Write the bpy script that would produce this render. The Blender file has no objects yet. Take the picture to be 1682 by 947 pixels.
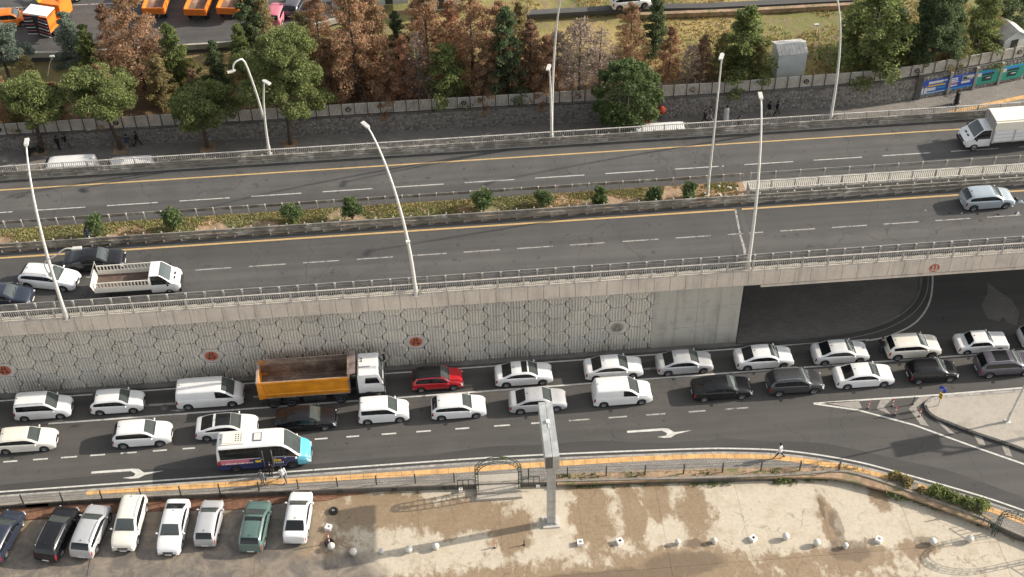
import bpy, math, random
from mathutils import Vector, Matrix
import numpy as np
random.seed(7)
PI = math.pi
SC = bpy.context.scene
COL = SC.collection
# ---------------------------------------------------------------- camera (X runs along the motorway, Y away from the viewer)
FOC, PITCH, CAMH, ROLL, YAW = 2246.0, math.radians(44.0), 82.0, math.radians(1.25), 0.0665
cam = bpy.data.cameras.new('camera'); camo = bpy.data.objects.new('camera', cam); COL.objects.link(camo)
cam.sensor_width = 36; cam.lens = FOC/1682*36; cam.clip_start = 1; cam.clip_end = 3000
camo.matrix_world = Matrix.Translation((0, 0, CAMH)) @ Matrix.Rotation(-YAW, 4, 'Z') @ Matrix.Rotation(PI/2-PITCH, 4, 'X') @ Matrix.Rotation(-ROLL, 4, 'Z')
SC.camera = camo
# ---------------------------------------------------------------- light
SUN_EL, SUN_AZ = math.radians(26.5), math.radians(7.8)      # azimuth from +X towards +Y
sd = Vector((math.cos(SUN_EL)*math.cos(SUN_AZ), math.cos(SUN_EL)*math.sin(SUN_AZ), math.sin(SUN_EL)))
sl = bpy.data.lights.new('sun', 'SUN'); sl.energy = 3.3; sl.angle = math.radians(0.6); sl.color = (1.0, 0.90, 0.77)
so = bpy.data.objects.new('sun', sl); COL.objects.link(so); so.rotation_euler = sd.to_track_quat('Z', 'Y').to_euler(); so.location = (60, 40, 60)
wd = bpy.data.worlds.new('World'); SC.world = wd; wd.use_nodes = True
nt = wd.node_tree; bg = nt.nodes['Background']
sky = nt.nodes.new('ShaderNodeTexSky'); sky.sky_type = 'NISHITA'; sky.sun_disc = False
sky.sun_elevation = SUN_EL; sky.sun_rotation = PI/2-SUN_AZ; sky.air_density = 1.0; sky.dust_density = 3.0; sky.altitude = 600
hs = nt.nodes.new('ShaderNodeHueSaturation'); hs.inputs['Saturation'].default_value = 0.22
nt.links.new(sky.outputs[0], hs.inputs['Color']); nt.links.new(hs.outputs[0], bg.inputs[0]); bg.inputs[1].default_value = 0.125
SC.view_settings.view_transform = 'Standard'; SC.view_settings.look = 'None'; SC.view_settings.gamma = 1
SC.view_settings.exposure = 1.02
SC.render.engine = 'CYCLES'
# ---------------------------------------------------------------- photograph pixel -> point on a horizontal plane
def W(x, y, z=0.0):
    u = x-841.0; v = y-473.5; c, s = math.cos(ROLL), math.sin(ROLL)
    a = u*c-v*s; b = u*s+v*c
    d = (a, FOC*math.cos(PITCH)-b*math.sin(PITCH), -FOC*math.sin(PITCH)-b*math.cos(PITCH))
    t = (z-CAMH)/d[2]; X, Y = t*d[0], t*d[1]; c, s = math.cos(YAW), math.sin(YAW)
    return Vector((X*c+Y*s, -X*s+Y*c, z))
D = 8.0          # level of the raised motorway
LOT = -0.3       # level of the parking lot
# ---------------------------------------------------------------- materials
MAT = {}
def _in(n, k, v):
    if k in n.inputs: n.inputs[k].default_value = v
def mat(name, col, rough=0.7, var=0.0, scale=1.0, metal=0.0, coat=0.0, bump=0.0, bscale=20.0, obj=True, isl=0.0, dirt=None, dscale=0.6, dth=0.55, spec=None, trans=0.0):
    m = bpy.data.materials.new(name); m.use_nodes = True; t = m.node_tree; N = t.nodes; L = t.links
    b = N['Principled BSDF']; b.inputs['Base Color'].default_value = (*col, 1); b.inputs['Roughness'].default_value = rough
    _in(b, 'Metallic', metal); _in(b, 'Coat Weight', coat); _in(b, 'Coat Roughness', 0.05)
    if spec is not None: _in(b, 'Specular IOR Level', spec)
    vec = None
    if var or bump or dirt:
        if obj: vec = N.new('ShaderNodeTexCoord').outputs['Object']
        else: vec = N.new('ShaderNodeNewGeometry').outputs['Position']
    cur = None
    def noise(sc, det=5, ro=0.6):
        n = N.new('ShaderNodeTexNoise'); n.inputs['Scale'].default_value = sc; n.inputs['Detail'].default_value = det; n.inputs['Roughness'].default_value = ro
        L.new(vec, n.inputs['Vector']); return n.outputs['Fac']
    def hsv(fac_sock, amount, src):
        mr = N.new('ShaderNodeMapRange'); mr.inputs[1].default_value = 0.3; mr.inputs[2].default_value = 0.7
        mr.inputs[3].default_value = 1-amount; mr.inputs[4].default_value = 1+amount; L.new(fac_sock, mr.inputs[0])
        h = N.new('ShaderNodeHueSaturation'); h.inputs['Color'].default_value = (*col, 1)
        if src is not None: L.new(src, h.inputs['Color'])
        L.new(mr.outputs[0], h.inputs['Value']); return h.outputs[0]
    if var: cur = hsv(noise(scale), var, cur)
    if isl:
        g = N.new('ShaderNodeNewGeometry'); mr = N.new('ShaderNodeMapRange'); L.new(g.outputs['Random Per Island'], mr.inputs[0])
        mr.inputs[3].default_value = 1-isl; mr.inputs[4].default_value = 1+isl
        h = N.new('ShaderNodeHueSaturation'); h.inputs['Color'].default_value = (*col, 1)
        if cur is not None: L.new(cur, h.inputs['Color'])
        L.new(mr.outputs[0], h.inputs['Value'])
        mr2 = N.new('ShaderNodeMapRange'); L.new(g.outputs['Random Per Island'], mr2.inputs[0]); mr2.inputs[3].default_value = 0.515; mr2.inputs[4].default_value = 0.485
        L.new(mr2.outputs[0], h.inputs['Hue']); cur = h.outputs[0]
    if dirt:
        f = noise(dscale, 8, 0.65); mr = N.new('ShaderNodeMapRange'); mr.inputs[1].default_value = dth; mr.inputs[2].default_value = dth+0.12; L.new(f, mr.inputs[0])
        mx = N.new('ShaderNodeMix'); mx.data_type = 'RGBA'; mx.inputs[6].default_value = (*col, 1); mx.inputs[7].default_value = (*dirt, 1)
        if cur is not None: L.new(cur, mx.inputs[6])
        L.new(mr.outputs[0], mx.inputs[0]); cur = mx.outputs[2]
    if cur is not None: L.new(cur, b.inputs['Base Color'])
    if bump:
        bp = N.new('ShaderNodeBump'); bp.inputs['Strength'].default_value = 1.0; bp.inputs['Distance'].default_value = bump
        L.new(noise(bscale, 4), bp.inputs['Height']); L.new(bp.outputs[0], b.inputs['Normal'])
    MAT[name] = m; return m

class NG:
    """small helper for hand-made ground materials"""
    def __init__(s, name, rough=0.85):
        s.m = bpy.data.materials.new(name); s.m.use_nodes = True; s.t = s.m.node_tree; s.N = s.t.nodes; s.L = s.t.links
        s.b = s.N['Principled BSDF']; s.b.inputs['Roughness'].default_value = rough; s.pos = s.N.new('ShaderNodeNewGeometry').outputs['Position']; MAT[name] = s.m
    def scale(s, v, vec=None):
        n = s.N.new('ShaderNodeVectorMath'); n.operation = 'MULTIPLY'; s.L.new(vec or s.pos, n.inputs[0]); n.inputs[1].default_value = v; return n.outputs[0]
    def noise(s, sc, det=5, ro=0.6, vec=None, dist=0.0):
        n = s.N.new('ShaderNodeTexNoise'); n.inputs['Scale'].default_value = sc; n.inputs['Detail'].default_value = det; n.inputs['Roughness'].default_value = ro
        n.inputs['Distortion'].default_value = dist; s.L.new(vec or s.pos, n.inputs['Vector']); return n.outputs['Fac']
    def warp(s, amt, sc=0.5):
        n = s.N.new('ShaderNodeTexNoise'); n.inputs['Scale'].default_value = sc; n.inputs['Detail'].default_value = 4; s.L.new(s.pos, n.inputs['Vector'])
        v = s.N.new('ShaderNodeVectorMath'); v.operation = 'SUBTRACT'; s.L.new(n.outputs['Color'], v.inputs[0]); v.inputs[1].default_value = (.5, .5, .5)
        w = s.N.new('ShaderNodeVectorMath'); w.operation = 'SCALE'; s.L.new(v.outputs[0], w.inputs[0]); w.inputs['Scale'].default_value = amt
        a = s.N.new('ShaderNodeVectorMath'); s.L.new(w.outputs[0], a.inputs[0]); s.L.new(s.pos, a.inputs[1]); return a.outputs[0]
    def vor(s, sc, vec=None, feat='DISTANCE_TO_EDGE'):
        n = s.N.new('ShaderNodeTexVoronoi'); n.feature = feat; n.inputs['Scale'].default_value = sc; s.L.new(vec or s.pos, n.inputs['Vector']); return n.outputs['Distance']
    def rng(s, f, a, b, c=0.0, d=1.0):
        n = s.N.new('ShaderNodeMapRange'); s.L.new(f, n.inputs[0])
        for i, v in enumerate((a, b, c, d)): n.inputs[i+1].default_value = v
        return n.outputs[0]
    def math(s, op, a, b=None):
        n = s.N.new('ShaderNodeMath'); n.operation = op
        for i, v in enumerate((a, b)):
            if v is None: continue
            if isinstance(v, (int, float)): n.inputs[i].default_value = v
            else: s.L.new(v, n.inputs[i])
        return n.outputs[0]
    def mix(s, f, a, b):
        n = s.N.new('ShaderNodeMix'); n.data_type = 'RGBA'
        if isinstance(f, (int, float)): n.inputs[0].default_value = f
        else: s.L.new(f, n.inputs[0])
        for i, v in ((6, a), (7, b)):
            if isinstance(v, tuple): n.inputs[i].default_value = (*v, 1)
            else: s.L.new(v, n.inputs[i])
        return n.outputs[2]
    def xyz(s, vec=None):
        n = s.N.new('ShaderNodeSeparateXYZ'); s.L.new(vec or s.pos, n.inputs[0]); return n.outputs
    def blobs(s, lst, amt=1.2, sc=0.6):
        """signed mask made of soft ellipses (cx, cy, rx, ry); <1 is inside"""
        w = s.warp(amt, sc); cur = None
        for cx, cy, rx, ry in lst:
            a = s.N.new('ShaderNodeVectorMath'); a.operation = 'SUBTRACT'; s.L.new(w, a.inputs[0]); a.inputs[1].default_value = (cx, cy, LOT)
            b = s.scale((1/rx, 1/ry, 0), a.outputs[0]); l = s.N.new('ShaderNodeVectorMath'); l.operation = 'LENGTH'; s.L.new(b, l.inputs[0])
            cur = l.outputs['Value'] if cur is None else s.math('MINIMUM', cur, l.outputs['Value'])
        return cur
    def done(s, col, rough=None, bump=None, dist=0.01):
        s.L.new(col, s.b.inputs['Base Color'])
        if rough is not None: s.L.new(rough, s.b.inputs['Roughness'])
        if bump is not None:
            n = s.N.new('ShaderNodeBump'); n.inputs['Distance'].default_value = dist; s.L.new(bump, n.inputs['Height']); s.L.new(n.outputs[0], s.b.inputs['Normal'])
        return s.m

def streaked(name, c, dirt, light=None, amt=.55):
    g = NG(name, .92); st = g.noise(1.0, 6, .65, g.scale((2.2, 2.2, .16))); bl = g.noise(.55, 6, .6); fine = g.noise(7, 4, .6); big = g.noise(.13, 3, .5)
    col = g.mix(g.rng(fine, .3, .7), tuple(x*.9 for x in c), tuple(x*1.08 for x in c)); f = g.math('MULTIPLY', g.rng(st, .48, .66), amt); col = g.mix(f, col, dirt)
    col = g.mix(g.rng(bl, .52, .66, 0, .5), col, dirt); col = g.mix(g.rng(big, .52, .62, 0, .45), col, light or tuple(x*1.15 for x in c)); return g.done(col, None, fine, .015)
def asphalt(name, c1, c2, crack=0.5, seed=0.0, gsc=1.0, lane=False):
    g = NG(name, 0.82); off = g.N.new('ShaderNodeVectorMath'); g.L.new(g.pos, off.inputs[0]); off.inputs[1].default_value = (seed, seed*1.7, 0); g.pos = off.outputs[0]
    long = g.scale((0.05, 1.1, 1)); n1 = g.noise(1.0, 6, 0.6, long); n2 = g.noise(0.35*gsc, 6, 0.65); n3 = g.noise(9, 3, 0.7)
    f = g.math('ADD', g.math('MULTIPLY', n1, 0.5), g.math('MULTIPLY', n2, 0.5))
    c = g.mix(g.rng(f, 0.40, 0.60), c1, c2); tr_ = g.noise(1.0, 3, .5, g.scale((0.012, 0.62, 1))); c = g.mix(g.rng(tr_, .5, .68, 0, .45), c, tuple(x*.72 for x in c1))
    c = g.mix(g.rng(n3, 0.35, 0.75, 0.0, 0.35), c, tuple(x*1.5 for x in c2))
    w = g.warp(2.2, 0.45); v = g.vor(0.17, w); m = g.rng(g.noise(0.07, 3), 0.44, 0.52)
    cr = g.math('MULTIPLY', g.rng(v, 0.002, 0.009, 1, 0), g.math('MULTIPLY', m, crack))
    v2 = g.vor(0.9, g.warp(0.8, 1.3)); m2 = g.rng(g.noise(0.12, 3), 0.58, 0.66)
    cr = g.math('MAXIMUM', cr, g.math('MULTIPLY', g.rng(v2, 0.01, 0.05, 1, 0), g.math('MULTIPLY', m2, crack*0.7)))
    c = g.mix(cr, c, (0.018, 0.018, 0.018))
    sp = g.rng(g.noise(1.7, 2, 0.5), 0.68, 0.72); c = g.mix(g.math('MULTIPLY', sp, 0.6), c, (0.025, 0.025, 0.025))
    if lane: X_, Y_, Z_ = g.xyz(g.N['Geometry'].outputs['Position'] if 'Geometry' in g.N else None); yb_ = g.math('ADD', Y_, g.math('MULTIPLY', g.math('SUBTRACT', n1, .5), 1.2)); dk = g.math('MULTIPLY', g.rng(yb_, 81.0, 81.5), g.rng(yb_, 85.2, 84.9)); dk2 = g.rng(yb_, 89.9, 89.3); dk = g.math('MULTIPLY', g.math('MAXIMUM', dk, g.math('MULTIPLY', dk2, g.rng(yb_, 86, 86.2))), .38); c = g.mix(dk, c, (0.045, 0.044, 0.043))
    return g.done(c, g.rng(n2, 0.3, 0.7, 0.7, 0.92), n3, 0.012)
asphalt('asphalt_low', (0.050, 0.048, 0.045), (0.079, 0.074, 0.067), 0.3, 3.0)
asphalt('asphalt_high', (0.052, 0.050, 0.048), (0.086, 0.082, 0.076), 0.45, 41.0, lane=True)
asphalt('asphalt_gutter', (0.036, 0.035, 0.034), (0.052, 0.050, 0.047), 0.2, 12.0)
asphalt('asphalt_far', (0.050, 0.049, 0.048), (0.085, 0.082, 0.078), 0.3, 80.0)
def paver(name, c1, c2, sc=(2.0, 2.0), joint=(0.06, 0.055, 0.05)):
    g = NG(name, 0.9); br = g.N.new('ShaderNodeTexBrick'); br.inputs['Scale'].default_value = 1.0
    br.inputs['Brick Width'].default_value = 0.4; br.inputs['Row Height'].default_value = 0.2; br.inputs['Mortar Size'].default_value = 0.012
    br.inputs['Color1'].default_value = (*c1, 1); br.inputs['Color2'].default_value = (*c2, 1); br.inputs['Mortar'].default_value = (*joint, 1)
    g.L.new(g.pos, br.inputs['Vector']); n = g.noise(0.5, 7, 0.65); n2 = g.noise(3.0, 5, 0.6)
    c = g.mix(g.rng(n, 0.35, 0.7, 0.0, 0.55), br.outputs['Color'], tuple(x*0.55 for x in c1)); c = g.mix(g.rng(n2, 0.6, 0.75, 0, 0.4), c, tuple(min(1, x*1.35) for x in c2))
    return g.done(c, None, n2, 0.01)
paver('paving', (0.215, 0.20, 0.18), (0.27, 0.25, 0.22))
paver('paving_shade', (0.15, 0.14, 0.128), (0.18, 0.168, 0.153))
paver('paving_pale', (0.33, 0.30, 0.26), (0.38, 0.345, 0.30))
mat('tactile', (0.56, 0.33, 0.13), 0.8, var=0.25, scale=1.5, obj=False, dirt=(0.30, 0.22, 0.14), dscale=1.3, dth=0.60)
mat('kerb', (0.30, 0.285, 0.26), 0.9, var=0.35, scale=2.0, obj=False, bump=0.01)
mat('kerb_dark', (0.06, 0.058, 0.055), 0.9, var=0.35, scale=2.0, obj=False, bump=0.01)
mat('paint_white', (0.52, 0.51, 0.47), 0.7, var=0.2, scale=3, obj=False, dirt=(0.16, 0.155, 0.145), dscale=2.6, dth=0.58)
mat('paint_mid', (0.42, 0.405, 0.375), 0.75, var=0.2, scale=3, obj=False, dirt=(0.13, 0.125, 0.12), dscale=2.4, dth=0.55)
mat('paint_faded', (0.33, 0.315, 0.29), 0.8, var=0.2, scale=3, obj=False, dirt=(0.10, 0.095, 0.09), dscale=2.2, dth=0.50)
mat('paint_hatch', (0.27, 0.25, 0.22), 0.8, var=0.2, scale=3, obj=False, dirt=(0.11, 0.105, 0.10), dscale=2.0, dth=0.62)
mat('paint_yellow', (0.48, 0.325, 0.14), 0.75, var=0.15, scale=2, obj=False, dirt=(0.22, 0.16, 0.09), dscale=2.5, dth=0.60)
streaked('concrete', (0.42, 0.40, 0.345), (0.25, 0.24, 0.21))
streaked('concrete_pale', (0.62, 0.545, 0.455), (0.42, 0.37, 0.31), amt=.7)
mat('concrete_dark', (0.13, 0.125, 0.115), 0.95, var=0.3, scale=0.6, obj=False, bump=0.02, bscale=5)
streaked('panel_a', (0.58, 0.545, 0.47), (0.42, 0.395, 0.345))
streaked('panel_b', (0.54, 0.515, 0.455), (0.38, 0.365, 0.33))
mat('panel_smooth', (0.48, 0.45, 0.40), 0.9, var=0.2, scale=1.5, obj=False)
mat('rail_white', (0.42, 0.395, 0.355), 0.6, var=0.25, scale=2.5, obj=False, dirt=(0.28, 0.23, 0.17), dscale=3, dth=0.6)
mat('rail_mid', (0.36, 0.345, 0.315), 0.6, var=0.2, scale=2, obj=False)
mat('rail_grey', (0.27, 0.26, 0.24), 0.6, var=0.3, scale=1.2, obj=False, dirt=(0.24, 0.21, 0.18), dscale=1.2, dth=0.55)
mat('rail_rust', (0.20, 0.18, 0.15), 0.75, var=0.4, scale=0.8, obj=False, dirt=(0.42, 0.39, 0.34), dscale=0.9, dth=0.52)
mat('galvanised', (0.42, 0.43, 0.42), 0.5, metal=0.35, var=0.22, scale=1.5, dirt=(0.30, 0.30, 0.28), dscale=1.2, dth=.56)
mat('lamp_pole', (0.56, 0.55, 0.51), 0.5, metal=0.15, var=0.12, scale=1.5)
mat('lamp_lens', (0.80, 0.80, 0.78), 0.25)
mat('dark_metal', (0.05, 0.055, 0.05), 0.6, var=0.3, scale=3)
mat('green_metal', (0.035, 0.055, 0.045), 0.5, var=0.3, scale=3)
mat('soil', (0.30, 0.205, 0.13), 0.95, var=0.4, scale=1.1, obj=False, bump=0.08, bscale=3, dirt=(0.155, 0.15, 0.07), dscale=0.9, dth=0.50)
mat('red_soil', (0.17, 0.085, 0.05), 0.95, var=0.4, scale=1.6, obj=False, bump=0.06, bscale=4)
mat('stone_dark', (0.26, 0.245, 0.225), 0.95, var=0.3, scale=3, obj=False, isl=0.4, bump=0.02, bscale=10)
mat('mortar', (0.30, 0.285, 0.26), 0.95, var=0.2, scale=2, obj=False)
mat('fence_frame', (0.13, 0.105, 0.09), 0.7, var=0.3, scale=3)
mat('fence_slat', (0.62, 0.59, 0.53), 0.6, var=0.2, scale=1.0, obj=False)
mat('tyre', (0.018, 0.018, 0.019), 0.85)
mat('rim', (0.42, 0.42, 0.43), 0.35, metal=0.6)
mat('rim_dark', (0.13, 0.13, 0.135), 0.4, metal=0.5)
mat('glass', (0.012, 0.014, 0.015), 0.06, spec=0.6)
mat('windscreen_glass', (0.055, 0.066, 0.064), 0.06, spec=0.8)
mat('trim', (0.02, 0.02, 0.021), 0.6)
mat('plate_white', (0.65, 0.65, 0.63), 0.5)
mat('headlamp', (0.55, 0.57, 0.58), 0.12, spec=0.8)
mat('tail_red', (0.28, 0.015, 0.018), 0.2)
for n, c, r in (('car_white', (0.70, 0.70, 0.69), .28), ('car_cream', (0.70, 0.665, 0.58), .3), ('car_silver', (0.47, 0.475, 0.48), .3), ('car_black', (0.010, 0.010, 0.012), .22),
             ('car_dark_grey', (0.055, 0.057, 0.06), .22), ('car_navy', (0.022, 0.028, 0.045), .18), ('car_red', (0.42, 0.010, 0.018), .25), ('car_green', (0.105, 0.175, 0.155), .3),
             ('car_mauve', (0.105, 0.10, 0.12), .25), ('car_blue_silver', (0.34, 0.39, 0.42), .28), ('car_pearl', (0.58, 0.585, 0.575), .3), ('car_turquoise', (0.10, 0.43, 0.55), .35),
             ('car_indigo', (0.018, 0.026, 0.10), .3)):
    mat(n, c, r, coat=0.2 if 'black' in n else 0.5, metal=0.25 if 'silver' in n or 'grey' in n or 'mauve' in n or 'green' in n else 0.0, var=0.05, scale=1.2)
mat('truck_yellow', (0.62, 0.235, 0.012), 0.45, var=0.2, scale=1.0, dirt=(0.20, 0.15, 0.10), dscale=1.6, dth=0.66)
mat('truck_orange', (0.72, 0.19, 0.02), 0.45, var=0.15, scale=1.0)
mat('truck_body_inside', (0.17, 0.125, 0.095), 0.8, var=0.4, scale=1.2, dirt=(0.33, 0.25, 0.18), dscale=0.9, dth=0.50)
mat('rust_pale', (0.30, 0.23, 0.20), 0.8, var=0.35, scale=2.0)
mat('chassis', (0.035, 0.035, 0.036), 0.8, var=0.3, scale=2)
mat('cloth_pale', (0.55, 0.52, 0.46), 0.8)
mat('canvas', (0.70, 0.66, 0.56), 0.8, var=0.06, scale=0.8)
mat('wood', (0.10, 0.065, 0.05), 0.8, var=0.3, scale=3)
mat('red_plastic', (0.55, 0.085, 0.05), 0.5)
mat('white_plastic', (0.75, 0.73, 0.70), 0.5)
mat('sign_blue', (0.03, 0.06, 0.38), 0.4); mat('sign_yellow', (0.75, 0.50, 0.03), 0.5)
mat('emblem_red', (0.42, 0.11, 0.06), 0.7, var=0.2, scale=4); mat('emblem_black', (0.03, 0.025, 0.025), 0.7); mat('emblem_faded', (0.27, 0.24, 0.19), 0.8, var=0.2, scale=4)
mat('ban_blue', (0.03, 0.09, 0.42), 0.5); mat('ban_sky', (0.04, 0.28, 0.62), 0.5); mat('ban_green', (0.03, 0.33, 0.24), 0.5); mat('ban_dark', (0.02, 0.05, 0.05), 0.5)
mat('pink', (0.50, 0.15, 0.20), 0.5)
mat('shed_metal', (0.66, 0.70, 0.69), 0.45, var=0.1, scale=0.8, metal=0.2); mat('shed_roof', (0.50, 0.48, 0.44), 0.6, var=0.25, scale=1.5)
mat('ball_concrete', (0.55, 0.53, 0.48), 0.85, var=0.15, scale=4, bump=0.01)
for n, c in (('leaf_dead', (0.235, 0.148, 0.085)), ('leaf_dead_dark', (0.175, 0.112, 0.070)), ('leaf_mixed', (0.185, 0.155, 0.070)), ('leaf_green', (0.110, 0.135, 0.045)), ('leaf_pine', (0.125, 0.148, 0.052)), ('leaf_rust', (0.250, 0.140, 0.080)), ('leaf_tan', (0.225, 0.150, 0.085)),
             ('leaf_dark', (0.068, 0.092, 0.042)), ('leaf_blue', (0.130, 0.160, 0.125)), ('leaf_olive', (0.165, 0.160, 0.060)), ('leaf_bush', (0.075, 0.105, 0.038)), ('twig', (0.20, 0.155, 0.125))):
    mat(n, tuple(x*1.6 for x in c), 0.75, isl=0.45, var=0.3, scale=0.9)
    t_ = MAT[n].node_tree; b_ = t_.nodes['Principled BSDF']; tr = t_.nodes.new('ShaderNodeBsdfTranslucent'); mx_ = t_.nodes.new('ShaderNodeMixShader'); mx_.inputs[0].default_value = .48
    t_.links.new(b_.inputs['Base Color'].links[0].from_socket, tr.inputs['Color']); t_.links.new(b_.outputs[0], mx_.inputs[1]); t_.links.new(tr.outputs[0], mx_.inputs[2]); t_.links.new(mx_.outputs[0], t_.nodes['Material Output'].inputs['Surface'])
mat('bark', (0.085, 0.062, 0.048), 0.95, var=0.4, scale=4, bump=0.02)
mat('bark_grey', (0.15, 0.12, 0.10), 0.9, var=0.3, scale=4)
mat('grass_dry', (0.42, 0.32, 0.13), 0.9, isl=0.35, var=0.3, scale=0.2, obj=False)
mat('grass_green', (0.27, 0.28, 0.11), 0.9, isl=0.35, var=0.3, scale=0.3, obj=False)
mat('weed', (0.15, 0.18, 0.065), 0.9, isl=0.4)
for n, c in (('skin', (0.42, 0.25, 0.17)), ('hair_dark', (0.015, 0.012, 0.010)), ('c_black', (0.015, 0.015, 0.018)), ('c_white', (0.62, 0.62, 0.62)), ('c_grey', (0.20, 0.20, 0.21)), ('c_denim', (0.04, 0.055, 0.09)),
             ('c_beige', (0.45, 0.38, 0.29)), ('c_blue', (0.12, 0.16, 0.28)), ('c_shoe', (0.03, 0.028, 0.025)), ('c_dark_red', (0.16, 0.03, 0.03))): mat(n, c, 0.85)
# the park ground, dry grass with worn earth
streaked('wall_old', (0.25, 0.225, 0.19), (0.13, 0.12, 0.10), amt=.7)
streaked('island_concrete', (0.37, 0.335, 0.285), (0.24, 0.215, 0.18), amt=.3)
def park_mat():
    g = NG('park_ground', 0.95); n = g.noise(0.09, 5, 0.6); n2 = g.noise(0.9, 6, 0.7); n3 = g.noise(4, 4, 0.7)
    c = g.mix(g.rng(n, 0.42, 0.55), (0.35, 0.265, 0.10), (0.17, 0.17, 0.055)); c = g.mix(g.rng(n2, 0.5, 0.62, 0, 0.8), c, (0.22, 0.155, 0.10))
    y = g.xyz()[1]; x = g.xyz()[0]
    near = g.math('MULTIPLY', g.rng(y, 117, 112), g.rng(x, 30, 18)); c = g.mix(g.math('MULTIPLY', near, 0.85), c, (0.13, 0.075, 0.045))
    c = g.mix(g.rng(n3, 0.5, 0.8, 0, 0.4), c, (0.10, 0.08, 0.05)); return g.done(c, None, n2, 0.15)
park_mat()
def lot_mat():
    g = NG('lot_concrete', 0.75); n = g.noise(0.8, 8, 0.7, None, 0.6); n2 = g.noise(4.5, 6, 0.7); big = g.noise(0.16, 4, 0.55)
    s1 = g.noise(1.0, 9, 0.72, g.scale((1.1, 0.75, 1)), .35); s2 = g.noise(1.0, 6, 0.7, g.scale((3.2, 1.5, 1)), .2); streak = g.math('ADD', g.math('MULTIPLY', s1, .68), g.math('MULTIPLY', s2, .32))
    pale = g.mix(g.rng(n2, 0.35, 0.7), (0.51, 0.45, 0.35), (0.41, 0.36, 0.28)); brown = g.mix(g.rng(n2, 0.3, 0.7), (0.20, 0.143, 0.088), (0.29, 0.212, 0.132))
    X, Y, Z = g.xyz()
    # general wetness by area; the edge breaks up along the trowel marks
    a = g.math('MULTIPLY', g.math('SUBTRACT', streak, 0.5), 3.4)
    damp = g.blobs([(-6.5, 62.3, 4.5, 1.7), (-0.3, 61.2, 4.2, 1.6), (3.6, 59.6, 1.6, 2.0), (9.6, 60.4, 1.5, 4.5), (12.6, 60.6, .95, 3.8), (14.6, 61.5, 1.1, 2.0), (17.2, 60.2, 1.4, 2.5), (3, 53.6, 26, 3.0), (14.5, 55.3, 5.5, 1.9), (26.8, 58.6, .55, 2.2),
                    (27.5, 55.0, 3.2, 1.3), (32.5, 55.2, 1.6, 0.9), (-15, 60, 6.5, 6.5), (-30, 59, 12, 6), (16.9, 57.2, .9, .5), (40.2, 56.1, 1.2, .8), (31, 60.0, .9, 1.1), (23.5, 55.0, 2.0, .8)], 1.6, 0.8)
    f = g.rng(g.math('ADD', damp, a), 0.86, 1.20)           # 0 damp .. 1 dry
    c = g.mix(f, brown, pale); c = g.mix(g.rng(g.noise(.7, 7, .7), .50, .66, 0, .45), c, (0.30, 0.235, 0.155))
    grey = g.rng(g.math('ADD', g.blobs([(-31, 59, 20, 5.5), (-10.2, 56.5, 4.5, 2.6), (-15, 61, 5, 3)], 2.5, 0.3), g.math('MULTIPLY', g.math('SUBTRACT', big, .5), 1.5)), 0.75, 1.15)
    c = g.mix(grey, g.mix(g.rng(n, 0.42, 0.62), (0.125, 0.11, 0.095), (0.24, 0.20, 0.155)), c)
    dark = g.blobs([(16.7, 57.25, .75, .38), (17.9, 57.3, .3, .3), (26.6, 59.4, .22, 1.1), (27.3, 57.6, .45, 1.7), (27.6, 55.6, 1.6, 1.0), (15.6, 55.6, 3.0, 1.0), (33.4, 56.0, .9, .4), (10, 54.7, 6, .9)], 0.9, 1.2)
    c = g.mix(g.rng(dark, 1.12, 0.86, 0, 0.55), c, (0.09, 0.065, 0.045))
    v = g.vor(0.30, g.warp(2.4, 0.6)); c = g.mix(g.math('MULTIPLY', g.rng(v, 0.003, 0.012, 0.45, 0), g.rng(g.noise(.25, 2), .5, .56)), c, (0.10, 0.075, 0.05))
    c = g.mix(g.rng(g.noise(2.6, 3, .5), 0.66, 0.72, 0, 0.35), c, (0.16, 0.12, 0.08))
    return g.done(c, g.rng(f, 0, 1, 0.5, 0.85), n2, 0.015)
lot_mat()
def m_(x): return MAT[x] if isinstance(x, str) else x
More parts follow.
